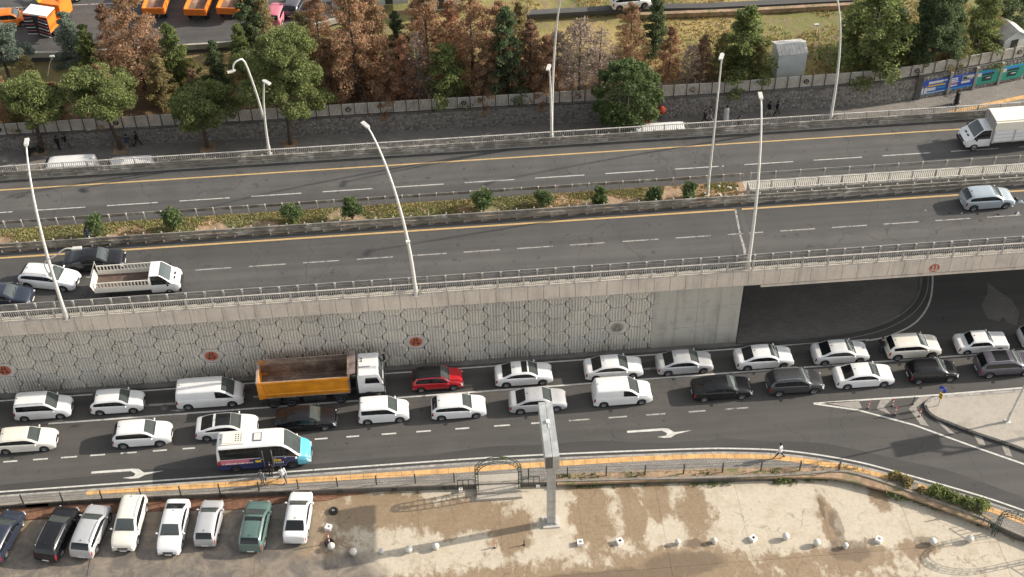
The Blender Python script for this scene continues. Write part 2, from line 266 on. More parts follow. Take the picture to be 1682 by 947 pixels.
# ---------------------------------------------------------------- mesh builder
class MB:
    def __init__(s): s.v = []; s.f = []; s.mi = []; s.sm = []
    def add(s, vs, fs, mi=0, smooth=False):
        o = len(s.v); s.v += [tuple(v) for v in vs]
        for f in fs: s.f.append(tuple(i+o for i in f)); s.mi.append(mi); s.sm.append(smooth)
    def box(s, c, d, rz=0.0, mi=0, ry=0.0, rx=0.0):
        M = Matrix.Translation(c) @ Matrix.Rotation(rz, 4, 'Z') @ Matrix.Rotation(ry, 4, 'Y') @ Matrix.Rotation(rx, 4, 'X')
        vs = [M @ Vector((x*d[0]/2, y*d[1]/2, z*d[2]/2)) for x in (-1, 1) for y in (-1, 1) for z in (-1, 1)]
        s.add(vs, [(0, 1, 3, 2), (4, 6, 7, 5), (0, 4, 5, 1), (2, 3, 7, 6), (0, 2, 6, 4), (1, 5, 7, 3)], mi)
    def bb(s, x0, x1, y0, y1, z0, z1, mi=0): s.box(((x0+x1)/2, (y0+y1)/2, (z0+z1)/2), (x1-x0, y1-y0, z1-z0), 0, mi)
    def bar(s, a, b, w, h=None, mi=0):
        a = Vector(a); b = Vector(b); h = h or w; d = b-a; L = d.length
        if L < 1e-6: return
        z = Vector((0, 0, 1)); d.normalize(); sx = d.cross(z)
        if sx.length < 1e-3: sx = Vector((1, 0, 0))
        sx.normalize(); up = sx.cross(d)
        vs = [p+sx*(i*w/2)+up*(j*h/2) for p in (a, b) for i in (-1, 1) for j in (-1, 1)]
        s.add(vs, [(0, 1, 3, 2), (4, 6, 7, 5), (0, 4, 5, 1), (2, 3, 7, 6), (0, 2, 6, 4), (1, 5, 7, 3)], mi)
    def prism(s, poly, z0, z1, mi=0, mside=None):
        n = len(poly); ar = sum(poly[i][0]*poly[(i+1) % n][1]-poly[(i+1) % n][0]*poly[i][1] for i in range(n))
        if ar < 0: poly = poly[::-1]
        vs = [(p[0], p[1], z0) for p in poly]+[(p[0], p[1], z1) for p in poly]
        s.add(vs, [tuple(range(n, 2*n))], mi); s.add(vs, [tuple(range(n))[::-1]], mi)
        s.add(vs, [(i, (i+1) % n, (i+1) % n+n, i+n) for i in range(n)], mi if mside is None else mside)
    def sheet(s, poly, z, mi=0):
        n = len(poly); ar = sum(poly[i][0]*poly[(i+1) % n][1]-poly[(i+1) % n][0]*poly[i][1] for i in range(n))
        if ar < 0: poly = poly[::-1]
        s.add([(p[0], p[1], z) for p in poly], [tuple(range(n))], mi)
    def strip(s, pts, w, z, mi=0, zthick=None):
        """flat ribbon along a polyline in plan"""
        L, R = offs(pts, w/2), offs(pts, -w/2); n = len(pts)
        if zthick:
            for i in range(n-1):
                vs = [(*L[i], z), (*R[i], z), (*R[i+1], z), (*L[i+1], z), (*L[i], z-zthick), (*R[i], z-zthick), (*R[i+1], z-zthick), (*L[i+1], z-zthick)]
                s.add(vs, [(0, 1, 2, 3), (4, 7, 6, 5), (0, 4, 5, 1), (1, 5, 6, 2), (2, 6, 7, 3), (3, 7, 4, 0)], mi)
        else:
            s.add([(*p, z) for p in L]+[(*p, z) for p in R], [(i, n+i, n+i+1, i+1) for i in range(n-1)], mi)
    def tube(s, pts, r, n=8, mi=0, cap=True):
        pts = [Vector(p) for p in pts]; k = len(pts); r = [r]*k if isinstance(r, (int, float)) else r
        rings = []; prev = None
        for i, p in enumerate(pts):
            d = (pts[min(i+1, k-1)]-pts[max(i-1, 0)]).normalized()
            if prev is None: u = d.orthogonal().normalized()
            else: u = (prev-d*prev.dot(d)).normalized()
            prev = u; w = d.cross(u); rings.append([p+(u*math.cos(2*PI*j/n)+w*math.sin(2*PI*j/n))*r[i] for j in range(n)])
        vs = [v for R in rings for v in R]; fs = [(i*n+j, i*n+(j+1) % n, (i+1)*n+(j+1) % n, (i+1)*n+j) for i in range(k-1) for j in range(n)]
        s.add(vs, fs, mi, True)
        if cap: s.add(rings[0], [tuple(range(n))[::-1]], mi); s.add(rings[-1], [tuple(range(n))], mi)
    def lathe(s, prof, c=(0, 0, 0), axis='Z', n=16, mi=0):
        """prof: list of (radius, height)"""
        vs = []
        for r, h in prof:
            for j in range(n):
                a = 2*PI*j/n; p = (r*math.cos(a), r*math.sin(a), h)
                if axis == 'Y': p = (p[0], p[2], p[1])
                if axis == 'X': p = (p[2], p[0], p[1])
                vs.append((p[0]+c[0], p[1]+c[1], p[2]+c[2]))
        fs = [(i*n+j, i*n+(j+1) % n, (i+1)*n+(j+1) % n, (i+1)*n+j) for i in range(len(prof)-1) for j in range(n)]
        if axis == 'Y': fs = [f[::-1] for f in fs]
        s.add(vs, fs, mi, True)
    def mesh(s, name, mats):
        me = bpy.data.meshes.new(name); me.from_pydata(s.v, [], s.f)
        for m in mats: me.materials.append(m_(m) if m is not None else None)
        me.polygons.foreach_set('material_index', s.mi); me.polygons.foreach_set('use_smooth', s.sm); me.update(); return me
    def build(s, name, mats, parent=None, loc=(0, 0, 0), rz=0.0):
        if isinstance(mats, str): mats = [mats]
        return link(name, s.mesh(name, mats), parent, loc, rz)
def link(name, me, parent=None, loc=(0, 0, 0), rz=0.0):
    o = bpy.data.objects.new(name, me); COL.objects.link(o); o.parent = parent; o.location = loc; o.rotation_euler = (0, 0, rz); return o
def offs(pts, d):
    out = []; n = len(pts)
    for i in range(n):
        a = Vector(pts[max(i-1, 0)][:2]); b = Vector(pts[min(i+1, n-1)][:2]); t = (b-a).normalized(); out.append((pts[i][0]-t.y*d, pts[i][1]+t.x*d))
    return out
def smooth(pts, k=6):
    out = []; n = len(pts)
    for i in range(n-1):
        p0, p1, p2, p3 = [Vector(pts[min(max(j, 0), n-1)]) for j in (i-1, i, i+1, i+2)]
        for q in range(k):
            t = q/k; out.append(tuple(0.5*((2*p1)+(p2-p0)*t+(2*p0-5*p1+4*p2-p3)*t*t+(3*p1-p0-3*p2+p3)*t**3)))
    out.append(tuple(pts[-1])); return out
def thing(name, label, cat, loc=(0, 0, 0), rz=0.0, group=None):
    o = bpy.data.objects.new(name, None); COL.objects.link(o); o.location = loc; o.rotation_euler = (0, 0, rz); o.empty_display_size = 0.2
    return tag(o, label, cat, group)
def tag(o, label, cat, group=None):
    o['label'] = label; o['category'] = cat
    if group: o['group'] = group
    return o
def struct(o, label=None):
    o['kind'] = 'structure'
    if label: o['label'] = label
    return o
def stuff(o): o['kind'] = 'stuff'; return o
KIDS = {}
def kids(o): return [c for c in ALLK.get(o.name, [])]
ALLK = {}
def copy_tree(o, loc, rz=0.0, label=None, paint=None, scale=None):
    """copy a thing with its parts and sub-parts; paint = {old material name: new material}"""
    kd = {}
    for c in o.children_recursive: kd.setdefault(c.parent.name, []).append(c)
    def rec(a, par):
        b = a.copy(); COL.objects.link(b); b.parent = par
        if paint and a.type == 'MESH':
            for i, s in enumerate(a.material_slots):
                if s.material and s.material.name in paint:
                    b.material_slots[i].link = 'OBJECT'; b.material_slots[i].material = MAT[paint[s.material.name]]
        for c in kd.get(a.name, []): rec(c, b)
        return b
    r = rec(o, None); r.location = loc; r.rotation_euler = (0, 0, rz)
    if scale: r.scale = scale if not isinstance(scale, (int, float)) else (scale,)*3
    if label: r['label'] = label
    return r
# ================================================================ SETTING
XL, XR = -75.0, 80.0
b = MB(); b.sheet([(-600, -200), (600, -200), (600, 900), (-600, 900)], -0.5); struct(b.build('ground', 'soil'))
# lower street: everything between the pavement and the far pavement, passing below the bridge
EDGE = smooth([(-90, 66.5), (-70, 66.5), (-50, 66.5), (-30, 66.5), (-14.5, 66.4), (0, 66.35), (6.9, 66.2), (17.2, 65.75), (21.5, 65.4), (25.5, 64.75), (29.9, 63.4), (33.2, 61.9), (38, 59.5), (41.1, 57.7), (50, 52.2), (70, 40)], 5)
KERB = offs(EDGE, -0.38); KB2 = offs(EDGE, -0.55)
road = [p[:2] for p in KERB] + [(XR, 40), (XR+20, 120), (-90, 120)]
b = MB(); b.sheet(road, 0.0); ROAD = struct(b.build('road', 'asphalt_low'))
def part(mb, name, mats, parent, label=None):
    o = mb.build(name, mats, parent)
    if label: o['label'] = label
    return o
Z1 = 0.008
gut = [p for p in EDGE if p[0] < 44]
b = MB(); gl_, gr_ = offs(gut, .85), offs(gut, -.3); gn = len(gut); gl_ = [(x, y+(.5*math.sin(x*.21)+.25*math.sin(x*.73))*.5+(.35 if x > 20 else 0)) for x, y in gl_]
b.add([(*p, .004) for p in gl_]+[(*p, .004) for p in gr_], [(i, gn+i, gn+i+1, i+1) for i in range(gn-1)]); part(b, 'gutter_asphalt', 'asphalt_gutter', ROAD)
b = MB(); b.strip([(XL, 75.8), (34.5, 75.8)], 0.13, Z1); b.strip(smooth([(34.2, 75.68), (36.2, 76.0), (38.7, 77.2), (40.4, 79.0), (41.5, 81.2), (42.2, 84), (42.4, 90)], 5), 0.15, Z1); part(b, 'wall_edge_line', 'paint_white', ROAD)
b = MB(); b.strip([(-32.0, 73.0), (45, 73.3), (XR, 73.4)], 0.15, Z1); part(b, 'lane_line', 'paint_white', ROAD)
b = MB(); b.strip([(-75, 72.9), (-48, 72.95)], 0.15, Z1); part(b, 'lane_line', 'paint_white', ROAD)
b = MB(); b.strip(EDGE, 0.14, Z1); part(b, 'kerb_edge_line', 'paint_white', ROAD)
dm = None; dash_px = [(-44, -22), (5, 28), (54, 78), (100, 126), (148, 172), (198, 224), (251, 274), (300, 320), (471, 495), (517, 538), (569, 590), (627, 651), (684, 708), (748, 771), (812, 838), (873, 895), (935, 969), (1000, 1031), (1062, 1094), (1132, 1160), (1192, 1231)]
for i, (a, c) in enumerate(dash_px):
    yl = 760-0.0715*a; x0, x1 = W(a, yl).x, W(c, yl).x
    b = MB(); b.strip([(x0, 69.42), (x1, 69.42)], 0.14, Z1); part(b, 'lane_dash', 'paint_white' if i < 16 else 'paint_faded', ROAD)
def arrow(name, pts, m):
    b = MB(); b.sheet([tuple(W(x, y)[:2]) for x, y in pts], Z1); part(b, name, m, ROAD)
def merge_arrow(x0, y0, k=1.0, m='paint_white', name='road_arrow'):
    # shaft bending towards the kerb with a swept head, in metres from (x0,y0) = tail
    sh = [(0, .10), (3.3, .10), (3.8, .02), (4.3, -.38), (5.9, -.32), (4.4, -.60), (3.9, -.88), (3.3, -.88), (2.6, -.74), (3.5, -.66), (3.6, -.42), (3.2, -.14), (0, -.10)]
    b = MB(); b.sheet([(x0+x*k, y0+y) for x, y in sh], Z1); part(b, name, m, ROAD)
p = W(150, 776); merge_arrow(p.x, p.y, 0.94); p = W(1030, 709); merge_arrow(p.x, p.y, 0.85)
p = W(238, 667); merge_arrow(p.x-.2, 74.2, 0.85, 'paint_faded'); p = W(1052, 604); merge_arrow(p.x, 74.3, 0.8, 'paint_faded'); p = W(440, 655); merge_arrow(-16, 74.3, .8, 'paint_faded')
for mx_, my_ in ((270, 669),):
    p = W(mx_, my_); q = MB(); q.lathe([(.30, .005), (.30, .008), (.001, .0085)], (p.x, p.y, 0), n=18); part(q, 'manhole_cover', 'concrete_dark', ROAD)
# splitter: two lines from a tip and the painted chevrons between
b = MB(); b.strip([(28.3, 69.35), (32.4, 69.35), (38.3, 69.3), (45.3, 69.4), (70, 69.6)], 0.16, Z1); b.strip([(28.3, 69.33), (31.6, 68.35), (35.5, 66.45), (39.4, 63.9), (42.6, 61.9), (55, 53.5)], 0.16, Z1+.004); part(b, 'splitter_line', 'paint_white', ROAD)
def quadpx(b, pts, z=Z1): b.sheet([tuple(W(x, y)[:2]) for x, y in pts], z)
for pts in ([(1352, 661), (1410, 657.5), (1416, 669), (1408, 671.5)], [(1447, 655.5), (1466, 654.5), (1452, 668), (1464, 681), (1440, 671), (1443, 664)], [(1510, 652), (1530, 651), (1505, 669), (1507, 674), (1526, 700), (1512, 697), (1493, 671)],
            [(1537, 690), (1547, 694), (1571, 714), (1559, 711)], [(1599, 713), (1613, 717), (1619, 731), (1607, 729)], [(1645, 731), (1656, 733), (1663, 750), (1652, 747)]):
    b = MB(); quadpx(b, pts); part(b, 'hatch_bar', 'paint_hatch', ROAD)
# patches of newer asphalt, lighter dust along the gutters
for i, pts in enumerate(([(1622, 462), (1640, 478), (1662, 492), (1674, 512), (1670, 534), (1655, 530), (1648, 520), (1640, 528), (1622, 522), (1612, 500), (1622, 482)], [(0, 640), (0, 0), (1, 1)])):
    if i == 0: b = MB(); quadpx(b, pts, .004); part(b, 'asphalt_patch', 'paving_shade', ROAD)
# traffic island on the right
isl = smooth([(60, 69.1), (45.2, 69.0), (38.8, 68.95), (37.3, 68.6), (36.9, 67.9), (37.3, 67.0), (38.5, 66.1), (40.1, 65.0), (43.3, 63.0), (52, 57)], 5); isl = [p[:2] for p in isl]
b = MB(); b.prism(isl+[(75, 60), (75, 69)], -0.05, 0.14); o = struct(b.build('traffic_island', 'island_concrete'))
kin = offs(isl, 0.0)
for i in range(len(isl)-1):
    a, c = Vector(isl[i]), Vector(isl[i+1]); L = (c-a).length; n = max(1, int(L/0.9))
    for q in range(n):
        p0 = a.lerp(c, q/n); p1 = a.lerp(c, (q+1)/n); dd = (p1-p0).normalized()*0.012
        bb_ = MB(); bb_.strip([tuple(p0+dd), tuple(p1-dd)], 0.24, 0.17, 0, 0.2)
        if p0.x < 50: part(bb_, 'kerb_stone', 'kerb_dark' if p0.y < 68.3 else 'kerb', o)
# kerbed area below the bridge
und = smooth([(23.6, 76.35), (29.7, 76.4), (33.2, 76.75), (35.9, 77.4), (38.2, 78.6), (39.8, 80.2), (40.8, 82.2), (41.3, 85), (41.3, 94)], 5); und = [p[:2] for p in und]
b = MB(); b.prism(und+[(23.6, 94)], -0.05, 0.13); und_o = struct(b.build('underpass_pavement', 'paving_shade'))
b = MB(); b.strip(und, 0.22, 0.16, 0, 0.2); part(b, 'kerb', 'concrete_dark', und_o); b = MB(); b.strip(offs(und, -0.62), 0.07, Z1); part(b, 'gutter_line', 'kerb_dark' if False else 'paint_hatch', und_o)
# kerb along the foot of the wall
wk = struct(MB().build('wall_foot_kerb', 'kerb_dark') if False else (lambda q: (q.bb(XL, 23.5, 76.05, 76.72, -0.1, 0.15), q.build('wall_foot_pavement', 'concrete_dark'))[1])(MB()))
for i in range(66):
    x = -40+i*0.97; bb_ = MB(); bb_.bb(x, x+.94, 75.98, 76.16, -.05, .17); part(bb_, 'kerb_stone', 'concrete_dark', wk)
# near pavement with tactile strip
LOTE = smooth([(-90, 65.0), (-70, 65.0), (-50, 65.0), (-34.5, 65.0), (-25.4, 64.9), (-9.0, 64.2), (0.7, 63.7), (6.6, 63.4), (17.2, 62.7), (24.5, 62.3), (28.2, 62.3), (30.0, 61.8), (32.8, 60.2), (37.4, 57.3), (38.9, 56.2), (44, 52.3), (60, 40)], 5)
pv = [p[:2] for p in KB2] + [p[:2] for p in LOTE][::-1]
b = MB(); b.prism(pv, -0.45, 0.15); PAV = struct(b.build('pavement', 'paving'))
cnt = 0; kk = KB2
acc = 0
for i in range(len(kk)-1):
    a, c = Vector(kk[i]), Vector(kk[i+1]); L = (c-a).length; n = max(1, round(L/1.0))
    for q in range(n):
        p0 = a.lerp(c, q/n); p1 = a.lerp(c, (q+1)/n)
        if -42 < p0.x < 46:
            dd = (p1-p0).normalized()*0.012; bb_ = MB(); bb_.strip([tuple(p0+dd), tuple(p1-dd)], 0.2, 0.165, 0, 0.25); part(bb_, 'kerb_stone', 'kerb', PAV)
YA = smooth([(-28, 65.72), (-14.4, 65.42), (-2.5, 65.22), (7, 65.15), (17, 64.92), (21, 64.6), (24.4, 64.1), (29.7, 62.55), (32.1, 61.5)], 6); YB = smooth([(34.0, 60.5), (36.3, 59.3), (39.3, 57.5), (42, 55.8), (52, 49.5)], 6)
for Yp in (YA, YB):
    for i in range(len(Yp)-1):
        a, c = Vector(Yp[i][:2]), Vector(Yp[i+1][:2]); L = (c-a).length; n = max(1, round(L/0.8))
        for q in range(n):
            p0 = a.lerp(c, q/n); p1 = a.lerp(c, (q+1)/n); dd = (p1-p0).normalized()*0.015; bb_ = MB(); bb_.strip([tuple(p0+dd), tuple(p1-dd)], 0.50, 0.158+random.uniform(0, .004), 0, .02)
            if p0.x < 46: part(bb_, 'tactile_slab', 'tactile', PAV)
# planting strip between pavement and lot with low walls
pst = smooth([(7.3, 64.1), (17.2, 63.65), (24, 63.2), (28.2, 62.7), (31.0, 61.6), (34, 60.1), (38.6, 57.2)], 4); psb = offs(pst, -0.95)
b = MB(); b.prism([p[:2] for p in pst]+psb[::-1], 0.0, 0.19); PST = struct(b.build('planting_strip', 'soil'))
b = MB(); b.strip(offs(LOTE, 0.10)[:], 0.20, 0.28, 0, 0.7); lw = b.build('low_wall', 'wall_old'); tag(lw, 'low weathered concrete kerb wall dividing the pavement from the parking lot', 'wall')
# parking lot slabs
b = MB(); lotp = [p[:2] for p in offs(LOTE, 0.3)]; b.sheet(lotp+[(60, 20), (-90, 20)], LOT-0.03); LOTO = struct(b.build('parking_lot', 'lot_concrete'))
sx0 = W(1205, 790, LOT).x; sy0 = W(1400, 908, LOT).y
for i in range(-8, 6):
    for j in range(-3, 1):
        x0 = sx0+i*5.95; y0 = sy0+j*5.7; y1 = y0+5.7 if j < 0 else 66.6
        if j == 0:
            poly = [(x0+.008, y0+.008), (x0+5.942, y0+.008)]
            ups = []
            for q in range(7):
                xx = x0+5.942-q*5.934/6; yy = 66
                for k in range(len(LOTE)-1):
                    if LOTE[k][0] <= xx <= LOTE[k+1][0]: t = (xx-LOTE[k][0])/(LOTE[k+1][0]-LOTE[k][0]); yy = LOTE[k][1]*(1-t)+LOTE[k+1][1]*t+.15
                ups.append((xx, yy))
            if min(u[1] for u in ups) < y0+.3: continue
            poly += ups
        else: poly = [(x0+.008, y0+.008), (x0+5.942, y0+.008), (x0+5.942, y1-.008), (x0+.008, y1-.008)]
        b = MB(); b.prism(poly, LOT-.16, LOT+random.uniform(-.006, .006)); part(b, 'slab', 'lot_concrete', LOTO)
b = MB(); e = [(-90, 65), (-34.5, 65), (-20, 64.8), (-9.2, 64.3), (-7.6, 64.2)]; lo = [(-6.2, 64.1), (-8.5, 63.9), (-10, 63.6), (-13, 63.7), (-17, 63.4), (-24, 63.9), (-33, 63.9), (-90, 63.9)]
b.prism([(x, y+.45) for x, y in e]+lo, LOT-.1, LOT+.05); EARTH = struct(b.build('earth_strip', 'red_soil'))
# ---------------------------------------------------------------- raised motorway
WF = 76.7; XP = 23.5
b = MB(); b.bb(XL, XP, WF, 94.9, -0.3, D-0.3); b.bb(XP, XR, 76.75, 85.3, D-1.05, D-.3); b.bb(XP, XR, 86.0, 94.9, D-1.05, D-.3); DECK = struct(b.build('motorway_deck', 'concrete_dark'))
b = MB(); b.bb(XL, XR, 77.0, 84.75, D-.29, D); b.bb(XL, XR, 87.5, 94.0, D-.29, D); UP = struct(b.build('motorway_road', 'asphalt_high'))
b = MB(); b.bb(XL, XR, 76.3, 77.0, D-.29, D+.12); o = part(b, 'edge_slab', 'concrete', DECK); b = MB(); b.bb(XL, XR, 94.0, 94.9, D-.29, D+.12); part(b, 'edge_slab', 'concrete', DECK)
b = MB(); b.bb(XL, 25.5, 84.75, 87.5, D-.29, D+.10); struct(b.build('median_soil', 'soil'))
b = MB(); b.bb(25.5, XR, 84.75, 85.3, D-.29, D+.10); b.bb(25.5, XR, 86.0, 87.5, D-.29, D+.10); part(b, 'median_edge', 'concrete', DECK)
Z2 = D+.004
b = MB(); b.strip([(XL, 84.0), (XR, 84.0)], 0.19, Z2); part(b, 'yellow_line', 'paint_yellow', UP); b = MB(); b.strip([(XL, 92.7), (XR, 92.7)], 0.15, Z2); part(b, 'yellow_line', 'paint_yellow', UP)
x = W(320, 443, D).x-4*4.28
while x < 50:
    b = MB(); b.strip([(x, 81.02), (x+2.9, 81.02)], 0.11, Z2); part(b, 'lane_dash', 'paint_faded', UP); x += 4.28
x = W(295, 327, D).x-3*6.0
while x < 55:
    b = MB(); b.strip([(x, 89.72), (x+4.2, 89.72)], 0.11, Z2); part(b, 'lane_dash', 'paint_mid', UP); x += 6.0
b = MB(); b.sheet([(23.6, 77.2), (23.82, 77.2), (24.1, 79.2), (24.05, 80.8), (24.3, 84), (24.12, 84), (23.9, 80.8), (23.88, 79.2)], Z2); part(b, 'expansion_joint', 'paint_faded', UP); b = MB(); b.bb(24.3, 24.75, 77.1, 84.6, D-.1, D+.006); part(b, 'joint_patch', 'asphalt_far', UP)
b = MB(); b.bb(23.9, 24.2, 87.8, 93.9, D-.1, D+.006); part(b, 'expansion_joint', 'asphalt_far', UP)
# retaining wall with ribbed octagonal panels
wall = thing('retaining_wall', 'long grey retaining wall of ribbed octagonal concrete panels below the motorway', 'wall', (-15, WF, 0))
def wp(mb, name, mats, loc=(0, 0, 0)): return mb.build(name, mats, wall, (loc[0]+15, loc[1]-WF, loc[2]))
b = MB(); b.bb(XL, 16.45, WF-.02, WF+.02, 0, 6.9); wp(b, 'backing', 'concrete_dark')
PA, PB, PH = 0.985, 0.645, 0.78
def hw(z):
    z = abs(z)
    if z < .22: return PA
    if z < .56: return PA-(z-.22)/.34*(PA-PB)
    return PB
def panel_mesh(seed, plain=False):
    rnd = random.Random(seed); b = MB(); g = .043
    out = [(PB-g, PH-g), (PB-g, .56), (PA-g, .22), (PA-g, -.22), (PB-g, -.56), (PB-g, -PH+g)]; out = out+[(-x, z) for x, z in out[::-1]]
    yf = -.13; n = len(out); vs = [(x, 0, z) for x, z in out]+[(x, yf, z) for x, z in out]
    b.add(vs, [tuple(range(n, 2*n))[::-1]]+[(i, (i+1) % n, (i+1) % n+n, i+n) for i in range(n)], 0)
    if not plain:
        pitch = .232; k = int(2*(PA-.03)/pitch); x0 = -k*pitch/2
        for i in range(k):
            x = x0+i*pitch+pitch/2+rnd.uniform(-.012, .012); w = pitch*rnd.uniform(.60, .76)
            xm = max(abs(x-w/2), abs(x+w/2))
            if xm > PA-.02: continue
            zt = PH-.03 if xm < PB-.02 else (.56-(xm-PB)/(PA-PB)*.34-.02)
            zt -= .045
            if zt < .1: continue
            segs = 4; pts = []
            for q in range(segs+1):
                z = -zt+2*zt*q/segs; dx = rnd.uniform(-.012, .012); dw = rnd.uniform(.8, 1.15); pts.append((x+dx-w/2*dw, x+dx+w/2*dw, z, yf-rnd.uniform(.07, .11)))
            vs = []
            for xl, xr, z, y in pts: vs += [(xl, yf, z), (xl+.02, y, z), (xr-.02, y, z), (xr, yf, z)]
            fs = []
            for q in range(segs):
                o = q*4
                for e in range(3): fs.append((o+e, o+e+1, o+4+e+1, o+4+e))
            fs.append((0, 3, 2, 1)); fs.append((segs*4, segs*4+1, segs*4+2, segs*4+3)); b.add(vs, [f for f in fs], 0)
    return b
pm = [panel_mesh(k).mesh('panel', ['panel_a' if k % 2 else 'panel_b']) for k in range(6)]
pplain = panel_mesh(9, True).mesh('emblem_panel', ['panel_smooth'])
def px_on_wall(x, y):   # pixel -> (X, Z) on the wall face
    lo, hi = -2.0, 9.0
    for _ in range(40):
        m = (lo+hi)/2; p = W(x, y, m)
        if p.y > WF-.1: lo = m
        else: hi = m
    return W(x, y, lo).x, lo
PITCHX = 1.63; ex, ez = px_on_wall(683, 560); embl = [px_on_wall(347, 582), (ex, ez), px_on_wall(1008, 537), px_on_wall(1, 607)]
def emblem(par, loc, r, faded=False):
    a, k = ('emblem_faded', 'emblem_red' if False else 'concrete_dark') if faded else ('emblem_red', 'emblem_black')
    def disc(rx, rz, y, m, n=24):
        vs = [(rx*math.cos(2*PI*i/n), y, rz*math.sin(2*PI*i/n)) for i in range(n)]; v0 = [(x, .02, z) for x, _, z in vs]
        q = MB(); q.add(vs+v0, [tuple(range(n))]+[(i, i+n, (i+1) % n+n, (i+1) % n) for i in range(n)]); return q, m
    q, m = disc(r*1.12, r*1.12, -.012, 'panel_smooth'); ring = q.build('emblem_ring', m, par, loc)
    q, m = disc(r, r, -.022, a); e = q.build('emblem', m, ring)
    q = MB(); y0, y1 = -.034, -.02
    def flat(poly):
        n = len(poly); ar = sum(poly[i][0]*poly[(i+1) % n][1]-poly[(i+1) % n][0]*poly[i][1] for i in range(n))
        if ar < 0: poly = poly[::-1]
        q.add([(x*r, y0, z*r) for x, z in poly]+[(x*r, y1, z*r) for x, z in poly], [tuple(range(n))]+[(i, i+n, (i+1) % n+n, (i+1) % n) for i in range(n)])
    for sg in (-1, 1):
        flat([(sg*.08, .12), (sg*.13, .85), (sg*.22, .85), (sg*.36, .12)]); flat([(sg*.12, -.1), (sg*.68, .08), (sg*.5, -.2)]); flat([(sg*.1, -.22), (sg*.62, -.36), (sg*.42, -.62), (sg*.12, -.5)])
    flat([(0, -.12), (.07, -.02), (0, .08), (-.07, -.02)])
    q.build('emblem_mark', k, e if False else ring)
for c in range(-24, 18):
    X = ex+c*PITCHX; sh = 0 if c % 2 == 0 else PH
    if X > 17 or X < -42: continue
    for r in range(-4, 5):
        z = ez+r*2*PH+sh
        if z < -PH+.1 or z > 7.2: continue
        near = [e for e in embl if abs(e[0]-X) < PITCHX*.5 and abs(e[1]-z) < PH]
        if near:
            o = link('emblem_panel', pplain, wall, (X+15, -.02, z)); o['label'] = 'smooth panel with a round city emblem'
            emblem(o, (0, -.135, 0), .53, faded=abs(near[0][0]-embl[2][0]) < .1)
        else: link('panel', random.choice(pm), wall, (X+15, -.02, z))
b = MB(); b.bb(16.42, XP, WF-.24, WF+.05, -.05, 6.85); wp(b, 'plain_pier', 'concrete')
for ci in range(4):
    for ri in range(3): q = MB(); x_ = 16.44+ci*1.765; z_ = .02+ri*2.27; q.bb(x_+.015, x_+1.75, WF-.262, WF-.235, z_+.015, z_+2.255); wp(q, 'formwork_field', 'concrete'); b = MB(); b.bb(XP-.02, XP+.10, WF-.12, WF+.3, 0, 6.8); b.bb(XP, XP+.08, WF+.3, 94.5, 0, 6.95); wp(b, 'abutment_edge', 'concrete_pale')
b = MB(); b.bb(22.0, 25.0, WF-.3, WF+.6, 6.6, 6.98); wp(b, 'bearing_ledge', 'concrete')
for i in range(82):           # coping blocks
    x = -43.5+i*1.245
    if x > 51: break
    bb_ = MB(); bb_.bb(x+.015, x+1.23, 76.22+random.uniform(-.006, .006), 76.42, D-1.18, D+.10); bb_.bb(x+.015, x+1.23, 76.22, 76.55, D+.10, D+.16); o = wp(bb_, 'coping_block', 'concrete_pale')
b = MB(); b.bb(XP+1.3, XR, 76.15, 76.9, D-1.42, D-1.22); wp(b, 'soffit_ledge', 'concrete_pale')
o = MB(); o.bb(0, 0, 0, 0, 0, 0)
eX = px = None
lo, hi = 5.0, 9.0
for _ in range(30):
    m = (lo+hi)/2
    if W(1535, 440, m).y > 76.2: lo = m
    else: hi = m
q = MB(); n = 24; r = .42; X0 = W(1535, 440, lo).x
vs = [(X0+r*math.cos(2*PI*i/n), 76.195, lo+r*math.sin(2*PI*i/n)) for i in range(n)]+[(X0+r*math.cos(2*PI*i/n), 76.24, lo+r*math.sin(2*PI*i/n)) for i in range(n)]
q.add(vs, [tuple(range(n))]+[(i, i+n, (i+1) % n+n, (i+1) % n) for i in range(n)]); wp(q, 'emblem_disc', 'emblem_red')
for sg in (-1, 1): q = MB(); q.bb(X0+sg*.14-.05, X0+sg*.14+.05, 76.17, 76.2, lo-.05, lo+.3); q.bb(X0+sg*.16-.12, X0+sg*.16+.12, 76.17, 76.2, lo-.25, lo-.12); wp(q, 'emblem_mark', 'panel_smooth')
# ---------------------------------------------------------------- railings and crash barriers
def railing(label, y, z, x0, x1, m='rail_white', h=1.0, pitch=.17, pp=2.0):
    t = thing('railing', label, 'railing', ((x0+x1)/2, y, z)); cx = (x0+x1)/2
    q = MB(); q.bb(x0-cx, x1-cx, -.045, .045, h-.06, h); q.build('top_rail', m, t); q = MB(); q.bb(x0-cx, x1-cx, -.03, .03, .10, .15); q.build('bottom_rail', m, t)
    q = MB(); n = int((x1-x0)/pitch)
    for i in range(n): x = x0-cx+(i+.5)*pitch; q.bb(x-.02, x+.02, -.018, .018, .15, h-.06)
    stuff(q.build('balusters', m, t)); q = MB(); q.bb(-.05, .05, -.05, .05, 0, h+.03); me = q.mesh('post', [m])
    for i in range(int((x1-x0)/pp)+1): link('post', me, t, (x0-cx+i*pp, 0, 0))
    return t
railing('pale steel railing with close bars along the near edge of the motorway above the wall', 76.48, D+.16, -46, 56, 'rail_white')
railing('close barred railing along the far motorway edge in front of the parked vans', 94.6, D+.12, -54, 66, 'rail_white', .95)
railing('front one of the two railings framing the gap between the bridge decks', 85.2, D+.10, 25.6, 60, 'rail_white', 1.0)
railing('rear one of the two railings framing the gap between the bridge decks', 86.15, D+.10, 25.6, 60, 'rail_white', 1.0)
b = MB(); b.bar((25.6, 85.2, D+1.1), (25.6, 86.15, D+1.1), .07); b.bar((25.6, 85.2, D+.25), (25.6, 86.15, D+.25), .05)
